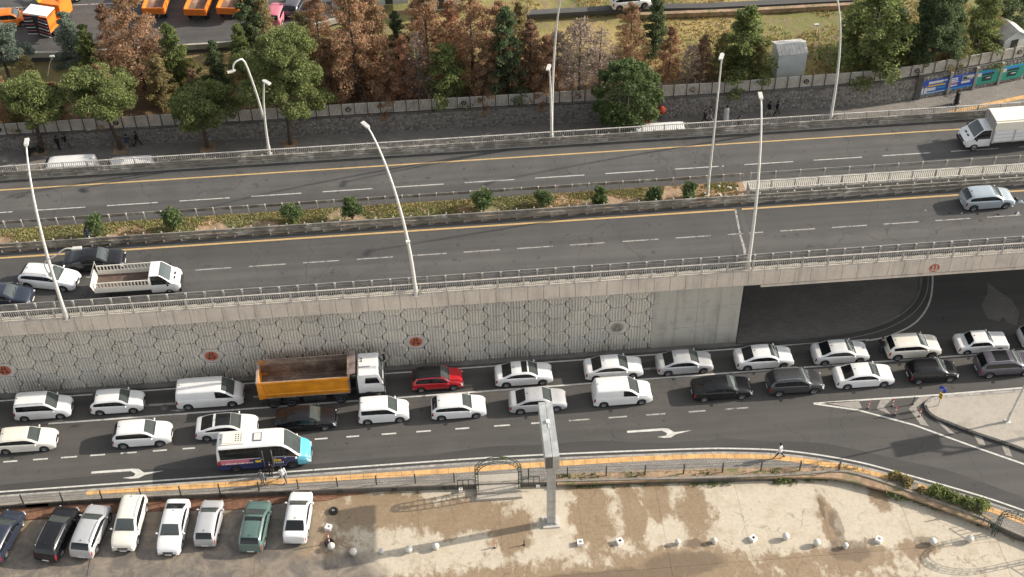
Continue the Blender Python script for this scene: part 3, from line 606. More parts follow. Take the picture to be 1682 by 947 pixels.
for i in range(5): b.bb(25.58, 25.62, 85.3+i*.18, 85.34+i*.18, D+.25, D+1.1)
tag(b.build('gap_end_railing', 'rail_white'), 'short cross railing closing the end of the gap between the decks', 'railing')
def wbeam(q, x0, x1, y, z, side, hgt=.31):
    pr = [(0, -.5), (.05, -.42), (.05, -.2), (0, -.1), (0, .1), (.05, .2), (.05, .42), (0, .5)]
    vs = [(x, y+side*a, z+b2*hgt) for x in (x0, x1) for a, b2 in pr]+[(x, y+side*(a-.02), z+b2*hgt) for x in (x0, x1) for a, b2 in pr]; n = 8
    q.add(vs, [(i, i+1, n+i+1, n+i) for i in range(7)]+[(2*n+i+1, 2*n+i, 3*n+i, 3*n+i+1) for i in range(7)]+[(7, 15, 31, 23), (0, 16, 24, 8)])
def barrier(label, y, z, x0, x1, side, beams, m='rail_grey', pm_='rail_white', pitch=1.43, h=1.12, psize=.10, phase=0.0, joint=4.3):
    t = thing('crash_barrier', label, 'barrier', ((x0+x1)/2, y, z)); cx = (x0+x1)/2
    q = MB(); q.bb(-psize*.7, psize*.7, -.07, .07, 0, h); me = q.mesh('post', [pm_])
    n = int((x1-x0)/pitch)
    for i in range(n+1): link('post', me, t, (x0-cx+i*pitch+phase, 0, 0))
    for bz, bh in beams:
        q = MB(); x = x0-cx
        wbeam(q, x, x1-cx, side*.10, bz, side, bh); q.build('beam', m, t)
    return t
barrier('three-beam crash barrier with grey posts along the near edge of the motorway', 77.22, D, -46, 56, 1, [(.30, .32), (.66, .32), (1.0, .22)], pm_='rail_mid', phase=(W(32, 517, D).x+46) % 1.43, h=1.14)
barrier('weathered crash barrier along the near side of the planted median', 84.72, D, -50, 56, -1, [(.40, .32), (.82, .34)], 'rail_rust', 'rail_white', 1.44, 1.05, .06)
barrier('low crash barrier along the far side of the planted median', 87.55, D+.02, -50, 25.6, 1, [(.62, .30)], 'rail_rust', 'rail_white', 1.42, .85, .07)
barrier('crash barrier beyond the gap railing on the right part of the median', 87.55, D+.02, 26.2, 60, 1, [(.62, .30)], 'rail_grey', 'rail_white', 2.1, .85, .06)
barrier('heavy weathered double crash barrier along the far edge of the motorway', 94.05, D, -55, 66, -1, [(.35, .36), (.80, .36)], 'rail_rust', 'rail_grey', 2.0, 1.0, .06)
b = MB(); b.bb(-55, 66, 94.12, 94.34, D, D+.62); pz = b.build('parapet', 'concrete'); tag(pz, 'low mottled concrete parapet behind the far barrier', 'parapet')
# ---------------------------------------------------------------- far street
b = MB(); b.prism([(-90, 103.2), (30, 102.4), (45, 101.6), (52, 102.2), (60, 104.5), (90, 112), (90, 126), (-90, 120)], -.05, .14); FP = struct(b.build('far_pavement', 'paving'))
for a, c in (((-60, 103.6), (-38, 103.5)), ((44, 103.9), (49.5, 105.0)), ((49.5, 105.0), (59, 107.1)), ((59, 107.1), (72, 110.5))):
    a, c = Vector(a), Vector(c); n = int((c-a).length/.8)
    for q in range(n):
        p0 = a.lerp(c, q/n); p1 = a.lerp(c, (q+.96)/n); bb_ = MB(); bb_.strip([tuple(p0), tuple(p1)], .5, .156, 0, .02); part(bb_, 'tactile_slab', 'tactile', FP)
WL = [(-70, 109.0), (-42, 108.6), (-7, 107.9), (29, 107.2), (44, 107.4), (48.4, 107.9), (60, 110.1), (85, 115.2)]
def wallh(x): return 1.75+max(0, min(1, (x+45)/95))*0.95
def wy(x):
    for i in range(len(WL)-1):
        if WL[i][0] <= x <= WL[i+1][0]: t = (x-WL[i][0])/(WL[i+1][0]-WL[i][0]); return WL[i][1]*(1-t)+WL[i+1][1]*t
    return WL[-1][1]
sw = thing('stone_wall', 'long dark rubble stone wall holding up the park', 'wall', (0, 108, 0))
def pz_(x, y):
    return wallh(x)-.1+.35*math.sin(x*.11+1)*math.sin(y*.13)*min(1, max(0, (y-112)/8))+max(0, y-118)*.02
xs = [WL[0][0]+i*1.0 for i in range(156)]
b = MB()
for i in range(len(xs)-1):
    a, c = xs[i], xs[i+1]; ya, yc = wy(a), wy(c); ha, hc = wallh(a), wallh(c)
    vs = [(a, ya, 0), (c, yc, 0), (c, yc, hc), (a, ya, ha), (a, ya+.45, ha), (c, yc+.45, hc), (a, ya-.06, ha-.02), (c, yc-.06, hc-.02), (c, yc-.06, hc+.12), (a, ya-.06, ha+.12), (a, ya+.45, ha+.12), (c, yc+.45, hc+.12)]
    b.add(vs, [(0, 1, 2, 3)], 0); b.add(vs, [(6, 7, 8, 9), (9, 8, 11, 10), (3, 2, 7, 6)], 1)
b.build('wall_body', ['mortar', 'concrete_dark'], sw, (0, -108, 0))
b = MB(); rs = random.Random(3); x = -58.0
rows = 9
for r in range(rows):
    x = -58.0+rs.uniform(0, .3)
    while x < 70:
        w = rs.uniform(.24, .46); h = wallh(x)/rows; zc = (r+.5)*h+rs.uniform(-.03, .03); yy = wy(x+w/2); hh = h*rs.uniform(.78, 1.0)/2; n = 6; ph = rs.uniform(0, 1)
        dY = (wy(x+w)-wy(x))/w
        o1 = []; o2 = []
        for k in range(n):
            an = 2*PI*(k+ph)/n+rs.uniform(-.2, .2); px_, pz2 = math.cos(an)*w*.47, math.sin(an)*hh*1.02
            o1.append((x+w/2+px_, yy+px_*dY-.0, zc+pz2)); o2.append((x+w/2+px_*.78, yy+px_*dY-.07-rs.uniform(0, .03), zc+pz2*.78))
        b.add(o1+o2, [tuple(range(n, 2*n))]+[(k, (k+1) % n, (k+1) % n+n, k+n) for k in range(n)]); x += w+.02
stuff(b.build('rubble_stones', 'stone_dark', sw, (0, -108, 0)))
for xq in (48.0,): 
    q = MB(); q.bb(xq-.3, xq+.3, wy(xq)-.25, wy(xq)+.4, 0, 3.2); q.build('pillar', 'concrete_dark', sw, (0, -108, 0))
# fence on the wall
ff = thing('park_fence', 'pale barred fence on top of the stone wall along the park', 'fence', (0, 108, 2))
FH = 1.45
q = MB(); q.bb(-.58, .58, -.02, .02, .12, .17); q.bb(-.58, .58, -.02, .02, FH-.14, FH-.08); q.bb(-.58, -.54, -.02, .02, .12, FH-.1); q.bb(.54, .58, -.02, .02, .12, FH-.1)
for i in range(9): q.bb(-.50+i*.125-.042, -.50+i*.125+.042, -.012, .012, .17, FH-.14)
pmesh = q.mesh('fence_panel', ['fence_slat']); q = MB(); q.bb(-.06, .06, -.07, .07, -.1, FH); ppost = q.mesh('post', ['fence_frame'])
q = MB(); n = 14; q.add([(.27*math.cos(2*PI*i/n), -.045, .27*math.sin(2*PI*i/n)) for i in range(n)]+[(.27*math.cos(2*PI*i/n), -.01, .27*math.sin(2*PI*i/n)) for i in range(n)], [tuple(range(n))]+[(i, i+n, (i+1) % n+n, (i+1) % n) for i in range(n)])
q.bb(-.12, -.05, -.06, -.04, 0, .16, 1); q.bb(.05, .12, -.06, -.04, 0, .16, 1); q.bb(-.12, .12, -.06, -.04, -.14, -.06, 1); fdisc = q.mesh('emblem', ['emblem_black', 'rail_white'])
x = -56.0; i = 0
while x < 74:
    y0, y1 = wy(x), wy(x+1.24); ang = math.atan2(y1-y0, 1.24); cx = x+.62; zb = wallh(cx)+.12
    pnl = link('fence_panel', pmesh, ff, (cx, (y0+y1)/2+.12-108, zb-2), ang); link('post', ppost, ff, (x, y0+.12-108, zb-2), ang)
    if i % 9 == 2: link('emblem', fdisc, pnl, (0, -.02, .72))
    x += 1.24*math.cos(ang); i += 1
# park terrain
b = MB(); nx, ny = 90, 46; x0, x1, = -95, 125
vs = []; 
for j in range(ny+1):
    for i2 in range(nx+1):
        X = x0+(x1-x0)*i2/nx; yb = wy(max(-70, min(85, X)))+.3; Y = yb+(190-yb)*(j/ny)**1.3; vs.append((X, Y, pz_(X, Y)+.06*math.sin(X*1.3+Y)*(j > 0)))
b.add(vs, [(j*(nx+1)+i2, j*(nx+1)+i2+1, (j+1)*(nx+1)+i2+1, (j+1)*(nx+1)+i2) for j in range(ny) for i2 in range(nx)], 0, True); PARK = struct(b.build('park_ground', 'park_ground'))
# ================================================================ VEHICLES
def interp(pts, x):
    """monotone-ish cubic through (x, z) points"""
    n = len(pts)
    if x <= pts[0][0]: return pts[0][1]
    if x >= pts[-1][0]: return pts[-1][1]
    for i in range(n-1):
        if pts[i][0] <= x <= pts[i+1][0]:
            h = pts[i+1][0]-pts[i][0]; t = (x-pts[i][0])/h
            def sl(j):
                if j <= 0 or j >= n-1: return 0 if False else ((pts[1][1]-pts[0][1])/(pts[1][0]-pts[0][0]) if j <= 0 else (pts[-1][1]-pts[-2][1])/(pts[-1][0]-pts[-2][0]))
                a = (pts[j][1]-pts[j-1][1])/(pts[j][0]-pts[j-1][0]); b = (pts[j+1][1]-pts[j][1])/(pts[j+1][0]-pts[j][0])
                return 0 if a*b <= 0 else 2*a*b/(a+b)
            m0, m1 = sl(i), sl(i+1); t2, t3 = t*t, t*t*t
            return (2*t3-3*t2+1)*pts[i][1]+(t3-2*t2+t)*h*m0+(-2*t3+3*t2)*pts[i+1][1]+(t3-t2)*h*m1
def wheel_meshes(R, w, rim):
    q = MB(); q.lathe([(R*.62, -w/2), (R*.93, -w/2), (R, -w*.32), (R, w*.32), (R*.93, w/2), (R*.62, w/2)], axis='Y', n=20); ty = q.mesh('tyre', ['tyre'])
    q = MB(); q.lathe([(0.001, -w*.36), (R*.14, -w*.40), (R*.16, -w*.30)], axis='Y', n=10)
    q.lathe([(R*.56, -w*.30), (R*.62, -w*.47), (R*.66, -w*.49), (R*.66, w*.4)], axis='Y', n=20); q.lathe([(0.001, -w*.12), (R*.62, -w*.12)], axis='Y', n=12, mi=1)
    for k in range(5):
        a = 2*PI*k/5; c, s = math.cos(a), math.sin(a); q.bar((R*.1*c, -w*.34, R*.1*s), (R*.6*c, -w*.38, R*.6*s), R*.17, R*.08)
    return ty, q.mesh('rim', [rim, 'trim'])
WM = {}
def add_wheels(t, xs, half, R=.32, w=.21, rim='rim', z=None):
    k = (R, w, rim)
    if k not in WM: WM[k] = wheel_meshes(R, w, rim)
    ty, ri = WM[k]
    for x in xs:
        for sg in (-1, 1):
            o = link('wheel', ty, t, (x, sg*(half-w/2), R), 0 if sg < 0 else PI); link('rim', ri, o)
def car(name, label, cat, L, Wd, H, top, belt, ws, rg, side, wheels, paint='car_white', group=None, R=.32, roof=None, rim='rim', tumble=.30, clad=False, glass_roof=None, rails=False, pillars=(), rear_glass=True, grille='trim', nose=.16, tail_=.10, regions=None, side_w=None, bar_=False, boxy=0.0, wz=(0, 0), mirror=True, sill=.20):
    """top, belt: (x fraction from the rear, height); ws = (foot, head) of windscreen, rg = (foot, head) of rear glass; side = glass range; all fractions"""
    t = thing(name, label, cat, group=group); hw_ = Wd/2
    keys = [0, .004, .012, .025, .04, .06, .08, .11, .145, 1, .996, .988, .975, .96, .94, .92, .89, .86, .82]+[ws[0], ws[1], rg[0], rg[1], side[0], side[1]]+[p[0] for p in top]
    for w_ in wheels:
        for d in (-1.25, -1.12, -.95, -.7, -.35, 0, .35, .7, .95, 1.12, 1.25): keys.append(w_+d*R/L)
    for p in pillars: keys += [p-.007, p+.007]
    if glass_roof: keys += list(glass_roof)
    n = int(L/.16); keys += [i/n for i in range(n+1)]
    must = {ws[0], ws[1], rg[0], rg[1], side[0], side[1], 0, 1}|{p-.007 for p in pillars}|{p+.007 for p in pillars}|(set(glass_roof) if glass_roof else set())
    keys = sorted(k for k in set(keys) if 0 <= k <= 1); xs = []
    for k in keys:
        if xs and k-xs[-1] < .0035:
            if k in must and xs[-1] not in must: xs[-1] = k
            elif k in must: xs.append(k)
            continue
        xs.append(k)
    rows = []
    for x in xs:
        e = abs(2*x-1); wpl = 1-(nose if x > .5 else tail_)*e**(9 if boxy else 6); w = hw_*wpl
        zt = interp(top, x); zb = min(interp(belt, x), zt-.012); h = zt-zb
        zs = sill+max(0, (x-.93)*1.0)+max(0, (.06-x)*1.5)
        for w_ in wheels:
            d = abs(x-w_)*L
            if d < R*1.18: zs = max(zs, R+math.sqrt((R*1.18)**2-d*d)*.98)
        zs = min(zs, zb-.10); z1 = max(zs+.02, .36*zb+.05); z1 = min(z1, zb-.07); z2 = max(z1+.02, .66*zb); z2 = min(z2, zb-.05)
        z3 = zb-.03
        drop = .035+.05*min(1, h/.4); zwt = zb+.03+max(0, h-.03-drop-.07); zre = max(zwt+.004, zt-drop)
        if h < .12: zwt = zb+h*.35; zre = zb+h*.55
        yg = lambda z: w*(.955)-(z-zb)*tumble
        inn = .13 if h > .12 else .22
        R_ = [(w*.70, zs), (w*.985, zs), (w*1.0, z1), (w*1.0, z2), (w*.985, z3), (w*.955, zb+.004), (yg(zb+.03)-.005, zb+min(.03, h*.3)), (yg(zwt), zwt), (yg(zre)-.035, zre), (max(.08, yg(zre)-inn), zt-.016*min(1, h/.3)-.006), (max(.04, (yg(zre)-inn)*.5), zt-.003), (0, zt)]
        rows.append(R_)
    NJ = len(rows[0]); V = []
    for x, R_ in zip(xs, rows):
        for y, z in R_: V.append(((x-.5)*L, y, z))
        for y, z in R_[:-1]: V.append(((x-.5)*L, -y, z))
    ST = 2*NJ-1
    def idx(i, j, sg): return i*ST+j if (sg > 0 or j == NJ-1) else i*ST+NJ+j
    groups = {}
    for i in range(len(xs)-1):
        xm = (xs[i]+xs[i+1])/2; hm = min(interp(top, xs[i])-interp(belt, xs[i]), interp(top, xs[i+1])-interp(belt, xs[i+1]))
        for j in range(NJ-1):
            for sg in (1, -1):
                f = (idx(i, j, sg), idx(i+1, j, sg), idx(i+1, j+1, sg), idx(i, j+1, sg))
                if sg < 0: f = f[::-1]
                if f[2] == f[3] or f[0] == f[1]: f = tuple(dict.fromkeys(f))
                key = ('body', 0)
                if j >= 9 and ws[1] < xm < ws[0]: key = ('windscreen', 0)
                elif j >= 9 and rear_glass and rg[0] < xm < rg[1]: key = ('rear_window', 0)
                elif j >= 9 and glass_roof and glass_roof[0] < xm < glass_roof[1]: key = ('sunroof', 0)
                elif j == 6 and side[0] < xm < side[1] and hm > .10:
                    if any(abs(xm-p) < .007 for p in pillars): key = ('body', 1)
                    else: key = ('side_window', (sg, sum(1 for p in pillars if xm > p)))
                elif j in (3, 4) and xm > .955-.01*(j == 4) and xm < .993: key = ('headlight', sg)
                elif j in (3, 4) and .004 < xm < .035: key = ('tail_light', sg)
                elif j <= 1 and (clad or j == 0): key = ('body', 1)
                elif j == 8 and xm > rg[1] and xm < ws[1] and roof: key = ('body', 2)
                elif j >= 8 and roof and rg[1] <= xm <= ws[1]: key = ('body', 2)
                if regions:
                    r_ = regions(xm, j, sg, key)
                    if r_: key = r_
                groups.setdefault(key, []).append(f)
    # end caps
    capf = [idx(len(xs)-1, j, 1) for j in range(NJ)]+[idx(len(xs)-1, j, -1) for j in range(NJ-2, -1, -1)]; capr = ([idx(0, j, 1) for j in range(NJ)]+[idx(0, j, -1) for j in range(NJ-2, -1, -1)])[::-1]
    groups.setdefault(('body', 0), []).append(capf[::1]); groups[('body', 0)].append(capr)
    mats_ = [paint, 'trim', roof or paint, 'car_turquoise', 'car_indigo', 'pink']
    q = MB()
    for key, fs in groups.items():
        if key[0] == 'body': q.add(V, fs, key[1], True)
    me = q.mesh('body', mats_); bmclean(me); me.flip_normals() if False else None
    link('body', me, t)
    gm = {'windscreen': 'windscreen_glass', 'rear_window': 'glass', 'side_window': 'glass', 'sunroof': 'glass', 'headlight': 'headlamp', 'tail_light': 'tail_red', 'dark_doorway': 'trim', 'livery_band': 'pink'}
    for key, fs in groups.items():
        if key[0] == 'body': continue
        q = MB(); q.add(V, fs, 0, True); me = q.mesh(key[0], [gm[key[0]]]); bmclean(me); link(key[0], me, t)
    # inner dark body closing the arches
    q = MB(); q.bb(-L*.46, L*.46, -hw_*.80, hw_*.80, .17, min(.62, interp(belt, .5)-.1)); q.build('underbody', 'trim', t)
    add_wheels(t, [(w_-.5)*L for w_ in wheels], hw_*.985, R, .21 if R < .36 else .24, rim)
    # grille, bumper slots, plates, mirrors, handles
    zf = interp(belt, .99)
    q = MB(); q.box((L/2-.03, 0, zf*.92), (.12, Wd*.40, .13)); q.box((L/2-.012, 0, zf*.55), (.06, Wd*.60, .12)); q.build('grille', grille, t)
    q = MB(); q.box((L/2+.018, 0, zf*.52), (.02, .50, .11)); q.build('number_plate', 'plate_white', t); q = MB(); q.box((-L/2-.008, 0, zf*.66), (.02, .50, .11)); q.build('number_plate', 'plate_white', t)
    if mirror:
        xm_ = (ws[0]-.045-.5)*L; zb = interp(belt, ws[0]-.05)
        for sg in (-1, 1):
            q = MB(); q.lathe([(.001, -.11), (.055, -.085), (.075, 0), (.055, .085), (.001, .11)], (xm_, sg*(hw_+.09), zb+.08), 'Y', 8); q.bar((xm_, sg*(hw_*.93), zb+.02), (xm_, sg*(hw_+.05), zb+.07), .05, .04); q.build('mirror', paint, t)
    q = MB(); dz = interp(belt, .5)-.10
    for p in list(pillars)[:3]:
        for sg in (-1, 1): q.box(((p-.5)*L+.10, sg*(hw_*.995), dz), (.17, .035, .03))
    if pillars: q.build('door_handle', 'trim' if clad else paint, t)
    if rails:
        ra, rb = rg[1]+.02, ws[1]-.02
        for sg in (-1, 1):
            q = MB(); pts = []
            for k in range(9): x = ra+(rb-ra)*k/8; zt = interp(top, x); zb = interp(belt, x); pts.append(((x-.5)*L, sg*(hw_*.955-(zt-.05-zb)*tumble-.09), zt+(.035 if 0 < k < 8 else -.02)))
            q.tube(pts, .018, 5); q.build('roof_rail', 'rim_dark' if rails == 1 else 'rim', t)
    zt = interp(top, rg[1]+.03); q = MB(); q.box(((rg[1]+.04-.5)*L, 0, zt+.035), (.11, .03, .06), ry=.3); q.build('antenna', 'trim', t)
    for sg in (-1, 1):
        if interp(belt, .97) > .5: q = MB(); q.box((L/2-.13, sg*hw_*.62, interp(top, .985)-.115), (.20, .34, .12), rz=-sg*.35); q.build('headlight', 'headlamp', t)
    # wipers
    q = MB(); xw = (ws[0]-.5)*L-.03
    for y0 in (-.5, .05):
        xa, xb = ws[0]-.006, ws[0]-.03; q.bar(((xa-.5)*L, y0*hw_, interp(top, xa)+.012), ((xb-.5)*L, y0*hw_+.5*hw_, interp(top, xb)+.016), .02, .015)
    q.build('wiper', 'trim', t)
    return t
import bmesh
def bmclean(me):
    b = bmesh.new(); b.from_mesh(me)
    loose = [v for v in b.verts if not v.link_faces]; bmesh.ops.delete(b, geom=loose, context='VERTS')
    if me.name.startswith('body'): bmesh.ops.recalc_face_normals(b, faces=b.faces)
    b.to_mesh(me); b.free()
PROTO = {}
def sedan(label, paint, L=4.62, H=1.45, Wd=1.80, **k):
    top = [(0, .62), (.006, .80), (.02, .97), (.05, 1.04), (.13, 1.07), (.20, 1.20), (.29, H-.06), (.38, H), (.50, H+.005), (.58, H-.03), (.64, H-.13), (.735, 1.03), (.78, .975), (.88, .90), (.95, .79), (.985, .66), (1, .50)]
    belt = [(0, .60), (.02, .86), (.05, .93), (.3, .96), (.6, .92), (.75, .885), (.9, .78), (.96, .70), (1, .49)]
    return car('sedan', label, 'car', L, Wd, H, top, belt, (.745, .585), (.125, .285), (.16, .735), (.185, .815), paint, pillars=k.pop('pillars', (.30, .50)), **k)
def coupe(label, paint, **k):
    L, Wd, H = 4.75, 1.85, 1.45
    top = [(0, .62), (.006, .82), (.02, 1.0), (.06, 1.06), (.12, 1.12), (.22, 1.29), (.33, H-.05), (.43, H), (.50, H), (.58, H-.04), (.64, H-.13), (.735, 1.03), (.78, .98), (.88, .90), (.95, .79), (.985, .66), (1, .50)]
    belt = [(0, .60), (.02, .86), (.05, .94), (.3, .97), (.6, .92), (.75, .885), (.9, .78), (.96, .70), (1, .49)]
    return car('sedan', label, 'car', L, Wd, H, top, belt, (.745, .585), (.10, .30), (.18, .735), (.18, .81), paint, pillars=(.32, .51), **k)
def hatch(label, paint, L=4.25, H=1.48, Wd=1.79, **k):
    top = [(0, .62), (.008, .86), (.02, 1.02), (.045, 1.16), (.08, 1.30), (.12, H-.07), (.18, H-.02), (.35, H+.005), (.50, H), (.57, H-.04), (.63, H-.13), (.735, 1.06), (.77, 1.0), (.88, .92), (.95, .80), (.985, .66), (1, .50)]
    belt = [(0, .60), (.02, .88), (.05, .98), (.3, .97), (.6, .93), (.75, .90), (.9, .79), (.96, .71), (1, .49)]
    return car('hatchback', label, 'car', L, Wd, H, top, belt, (.745, .575), (.022, .115), (.085, .735), (.175, .81), paint, pillars=k.pop('pillars', (.28, .50)), **k)
def wagon(label, paint, **k):
    return hatch(label, paint, L=4.6, H=1.48, Wd=1.8, **k)
def suv(label, paint, L=4.45, H=1.66, Wd=1.86, **k):
    top = [(0, .70), (.008, .95), (.02, 1.12), (.045, 1.28), (.075, 1.44), (.11, H-.06), (.18, H-.01), (.35, H+.01), (.50, H), (.57, H-.04), (.63, H-.14), (.735, 1.19), (.77, 1.12), (.88, 1.05), (.95, .94), (.985, .80), (1, .58)]
    belt = [(0, .66), (.02, .98), (.05, 1.08), (.3, 1.09), (.6, 1.05), (.75, 1.02), (.9, .92), (.96, .83), (1, .57)]
    k.setdefault('clad', True); k.setdefault('rails', 1)
    return car('suv', label, 'car', L, Wd, H, top, belt, (.745, .575), (.024, .105), (.085, .735), (.18, .81), paint, pillars=(.27, .50), R=.36, sill=.26, **k)
def mpv(label, paint, L=4.35, H=1.80, Wd=1.78, glass=True, **k):
    top = [(0, .70), (.006, 1.0), (.015, 1.2), (.03, 1.5), (.045, H-.08), (.07, H-.02), (.2, H), (.50, H), (.58, H-.04), (.64, H-.16), (.765, 1.16), (.80, 1.08), (.89, 1.0), (.95, .88), (.985, .72), (1, .52)]
    belt = [(0, .66), (.015, 1.0), (.05, 1.08), (.3, 1.08), (.6, 1.04), (.78, .98), (.9, .86), (.96, .78), (1, .51)]
    return car('van', label, 'van', L, Wd, H, top, belt, (.78, .60), (.016, .045), (.07 if glass else .50, .765), (.17, .81), paint, pillars=(.25, .49) if glass else (.51,), tumble=.12, boxy=1, tail_=.05, rear_glass=glass, **k)
def panel_van(label, paint, L=5.25, H=1.96, Wd=1.92, **k):
    top = [(0, .75), (.004, 1.1), (.012, 1.5), (.025, H-.12), (.045, H-.03), (.2, H), (.6, H), (.68, H-.05), (.74, H-.2), (.86, 1.27), (.89, 1.18), (.94, 1.08), (.97, .95), (.988, .78), (1, .55)]
    belt = [(0, .7), (.012, 1.05), (.05, 1.12), (.3, 1.12), (.6, 1.10), (.85, 1.04), (.93, .94), (.97, .84), (1, .54)]
    return car('panel_van', label, 'van', L, Wd, H, top, belt, (.875, .70), (.01, .03), (.60, .86), (.17, .83), paint, pillars=(.61,), tumble=.10, boxy=1, tail_=.04, rear_glass=False, R=.34, **k)
def old_sedan(label, paint):
    L, Wd, H = 4.25, 1.68, 1.40
    top = [(0, .60), (.008, .88), (.02, .95), (.04, .97), (.17, .99), (.20, 1.04), (.27, H-.04), (.31, H), (.50, H), (.56, H-.03), (.59, H-.08), (.68, .99), (.71, .95), (.93, .86), (.975, .82), (.99, .72), (1, .52)]
    belt = [(0, .58), (.02, .84), (.05, .89), (.3, .90), (.6, .89), (.72, .87), (.9, .80), (.97, .76), (1, .51)]
    return car('sedan', label, 'car', L, Wd, H, top, belt, (.69, .57), (.185, .285), (.19, .68), (.18, .81), paint, pillars=(.30, .46), R=.29, nose=.04, tail_=.04, boxy=1, tumble=.28, clad=False)
PBLANK = {}
def place(t, px, py, z=0.0, rz=0.0, zz=.75, snapy=None):
    """put the vehicle so that its middle shows at pixel (px, py)"""
    p = W(px, py, z+zz); t.location = (p.x, snapy if snapy is not None else p.y, z+.004); t.rotation_euler = (0, 0, rz); return t
def cpy(t, label, paint, src):
    return copy_tree(t, (0, 0, 0), 0, label, {src: paint})
QL = 'cars queueing on the lower street'; QP = 'cars parked along the lot edge'; QU = 'vehicles on the raised motorway'
def grp(t, g): t['group'] = g; return t
# lane A (next to the wall)
v = grp(mpv('white family van with black lower bumper, leftmost in the lane beside the wall', 'car_white', rails=1), QL); place(v, 72, 663, snapy=74.25)
h1 = grp(hatch('small white hatchback behind the white panel van in the wall lane', 'car_white', L=4.1), QL); place(h1, 192, 660, snapy=74.3)
v = grp(panel_van('large plain white panel van directly behind the yellow tipper truck', 'car_white'), QL); place(v, 344, 653, snapy=74.3, zz=.9)
v = grp(hatch('red crossover with a black roof just ahead of the tipper truck', 'car_red', L=4.1, H=1.56, roof='car_black', clad=True), QL); place(v, 718, 620, snapy=74.3)
v = grp(sedan('white sedan with a black sunroof panel ahead of the red crossover', 'car_white', glass_roof=(.46, .56)), QL); place(v, 859, 604, snapy=74.2, zz=.7)
sW = grp(sedan('white sedan in the wall lane beside the small white delivery van', 'car_white', L=4.7), QL); place(sW, 1007, 600, snapy=74.2, zz=.7)
sS = grp(sedan('silver sedan in the wall lane below the plain concrete pier', 'car_silver', L=4.55), QL); place(sS, 1124, 593, snapy=74.2, zz=.7)
c = grp(cpy(sW, 'white sedan in the wall lane under the left end of the bridge opening', 'car_white', 'car_white'), QL); place(c, 1254, 583, snapy=74.15, zz=.7)
c = grp(cpy(sS, 'pale silver sedan between two white cars, behind the person under the bridge', 'car_pearl', 'car_silver'), QL); place(c, 1382, 582, snapy=74.1, zz=.7)
v = grp(suv('cream white compact crossover beside the person standing under the bridge', 'car_cream', L=4.4, H=1.58, rails=None, clad=False), QL); place(v, 1499, 567, snapy=74.1)
v = grp(old_sedan('old boxy white sedan under the right part of the bridge', 'car_white'), QL); place(v, 1613, 562, snapy=74.1, zz=.7)
v = grp(hatch('pale silver car cut off by the right edge under the bridge', 'car_pearl'), QL); place(v, 1719, 552, snapy=74.3, zz=.7)
# lane B
v = grp(wagon('cream white car cut off by the left edge of the street', 'car_cream'), QL); place(v, 42, 722, snapy=71.0)
v = grp(suv('white crossover with dark grille behind the white car with the glass roof', 'car_white', rails=None, clad=False), QL); place(v, 234, 708, snapy=70.7)
v = grp(coupe('white sedan with a black panoramic roof partly behind the minibus', 'car_white', glass_roof=(.34, .583)), QL); place(v, 372, 700, snapy=70.9, zz=.7)
v = grp(coupe('black sedan between the minibus and the tipper truck', 'car_black'), QL); place(v, 502, 687, snapy=71.1, zz=.7)
v = grp(mpv('small white passenger van in front of the black sedan, behind a white hatchback', 'car_white', L=3.95, H=1.72, Wd=1.70), QL); place(v, 630, 672, snapy=71.3)
v = grp(hatch('white hatchback with black rear glass below the red crossover', 'car_white', L=4.3), QL); place(v, 753, 665, snapy=71.2)
c = grp(cpy(sS, 'silver sedan partly behind the top of the steel mast', 'car_silver', 'car_silver'), QL); place(c, 883, 656, snapy=71.3, zz=.7)
v = grp(mpv('small white delivery van with closed sides in the second lane', 'car_white', L=4.7, H=1.82, Wd=1.84, glass=False), QL); place(v, 1022, 643, snapy=71.4, zz=.85)
v = grp(coupe('black sedan in front of the small white delivery van', 'car_black', rim='rim'), QL); place(v, 1184, 630, snapy=71.2, zz=.7)
v = grp(suv('dark grey crossover with silver roof rails between the black and the white sedan', 'car_dark_grey', rails=2), QL); place(v, 1306, 627, snapy=71.2)
c = grp(cpy(sW, 'white sedan in the second lane above the painted splitter tip', 'car_white', 'car_white'), QL); place(c, 1419, 616, snapy=71.4, zz=.7)
v = grp(hatch('small black hatchback above the blue arrow sign', 'car_black', L=3.95, H=1.45, rim='rim'), QL); place(v, 1534, 612, snapy=71.4)
v = grp(suv('mauve grey crossover with a glass roof cut off by the right edge', 'car_mauve', L=4.7, glass_roof=(.25, .50), rails=2), QL); place(v, 1655, 604, snapy=71.5)
# parked cars in the lot; (front or rear pixel on the ground nearest to us), heading +Y or -Y
def park(t, nearpx, farpx):
    """nearpx / farpx: pixels of the middle of the near and the far end at bumper height"""
    a = W(nearpx[0], nearpx[1], LOT+.5); c = W(farpx[0], farpx[1], LOT+.9); d = (c-a); m = (a+c)/2; t.location = (m.x, m.y, LOT+.004); return math.atan2(d.y, d.x)
def parkcar(t, near, far, rear_near=True):
    an = park(t, near, far); t.rotation_euler = (0, 0, an if rear_near else an+PI); return grp(t, QP)
parkcar(hatch('dark blue grey car cut off by the left edge of the lot', 'car_navy', L=4.4), (-12, 912), (20, 842))
parkcar(suv('black estate car with roof rails, second from the left in the lot', 'car_black', L=4.6, H=1.55), (81, 905), (106, 843))
parkcar(suv('silver crossover with grey cladding beside the black estate car', 'car_silver', L=4.45, H=1.58), (138, 902), (160, 838))
parkcar(suv('cream crossover parked with its bonnet towards the viewer', 'car_cream', L=4.6), (204, 893), (220, 822), False)
parkcar(sedan('white sedan parked with its bonnet towards the viewer', 'car_white', L=4.6), (277, 902), (292, 824), False)
parkcar(hatch('old silver hatchback between the white sedan and the green crossover', 'car_silver', L=3.95, H=1.42, Wd=1.68), (338, 885), (348, 826))
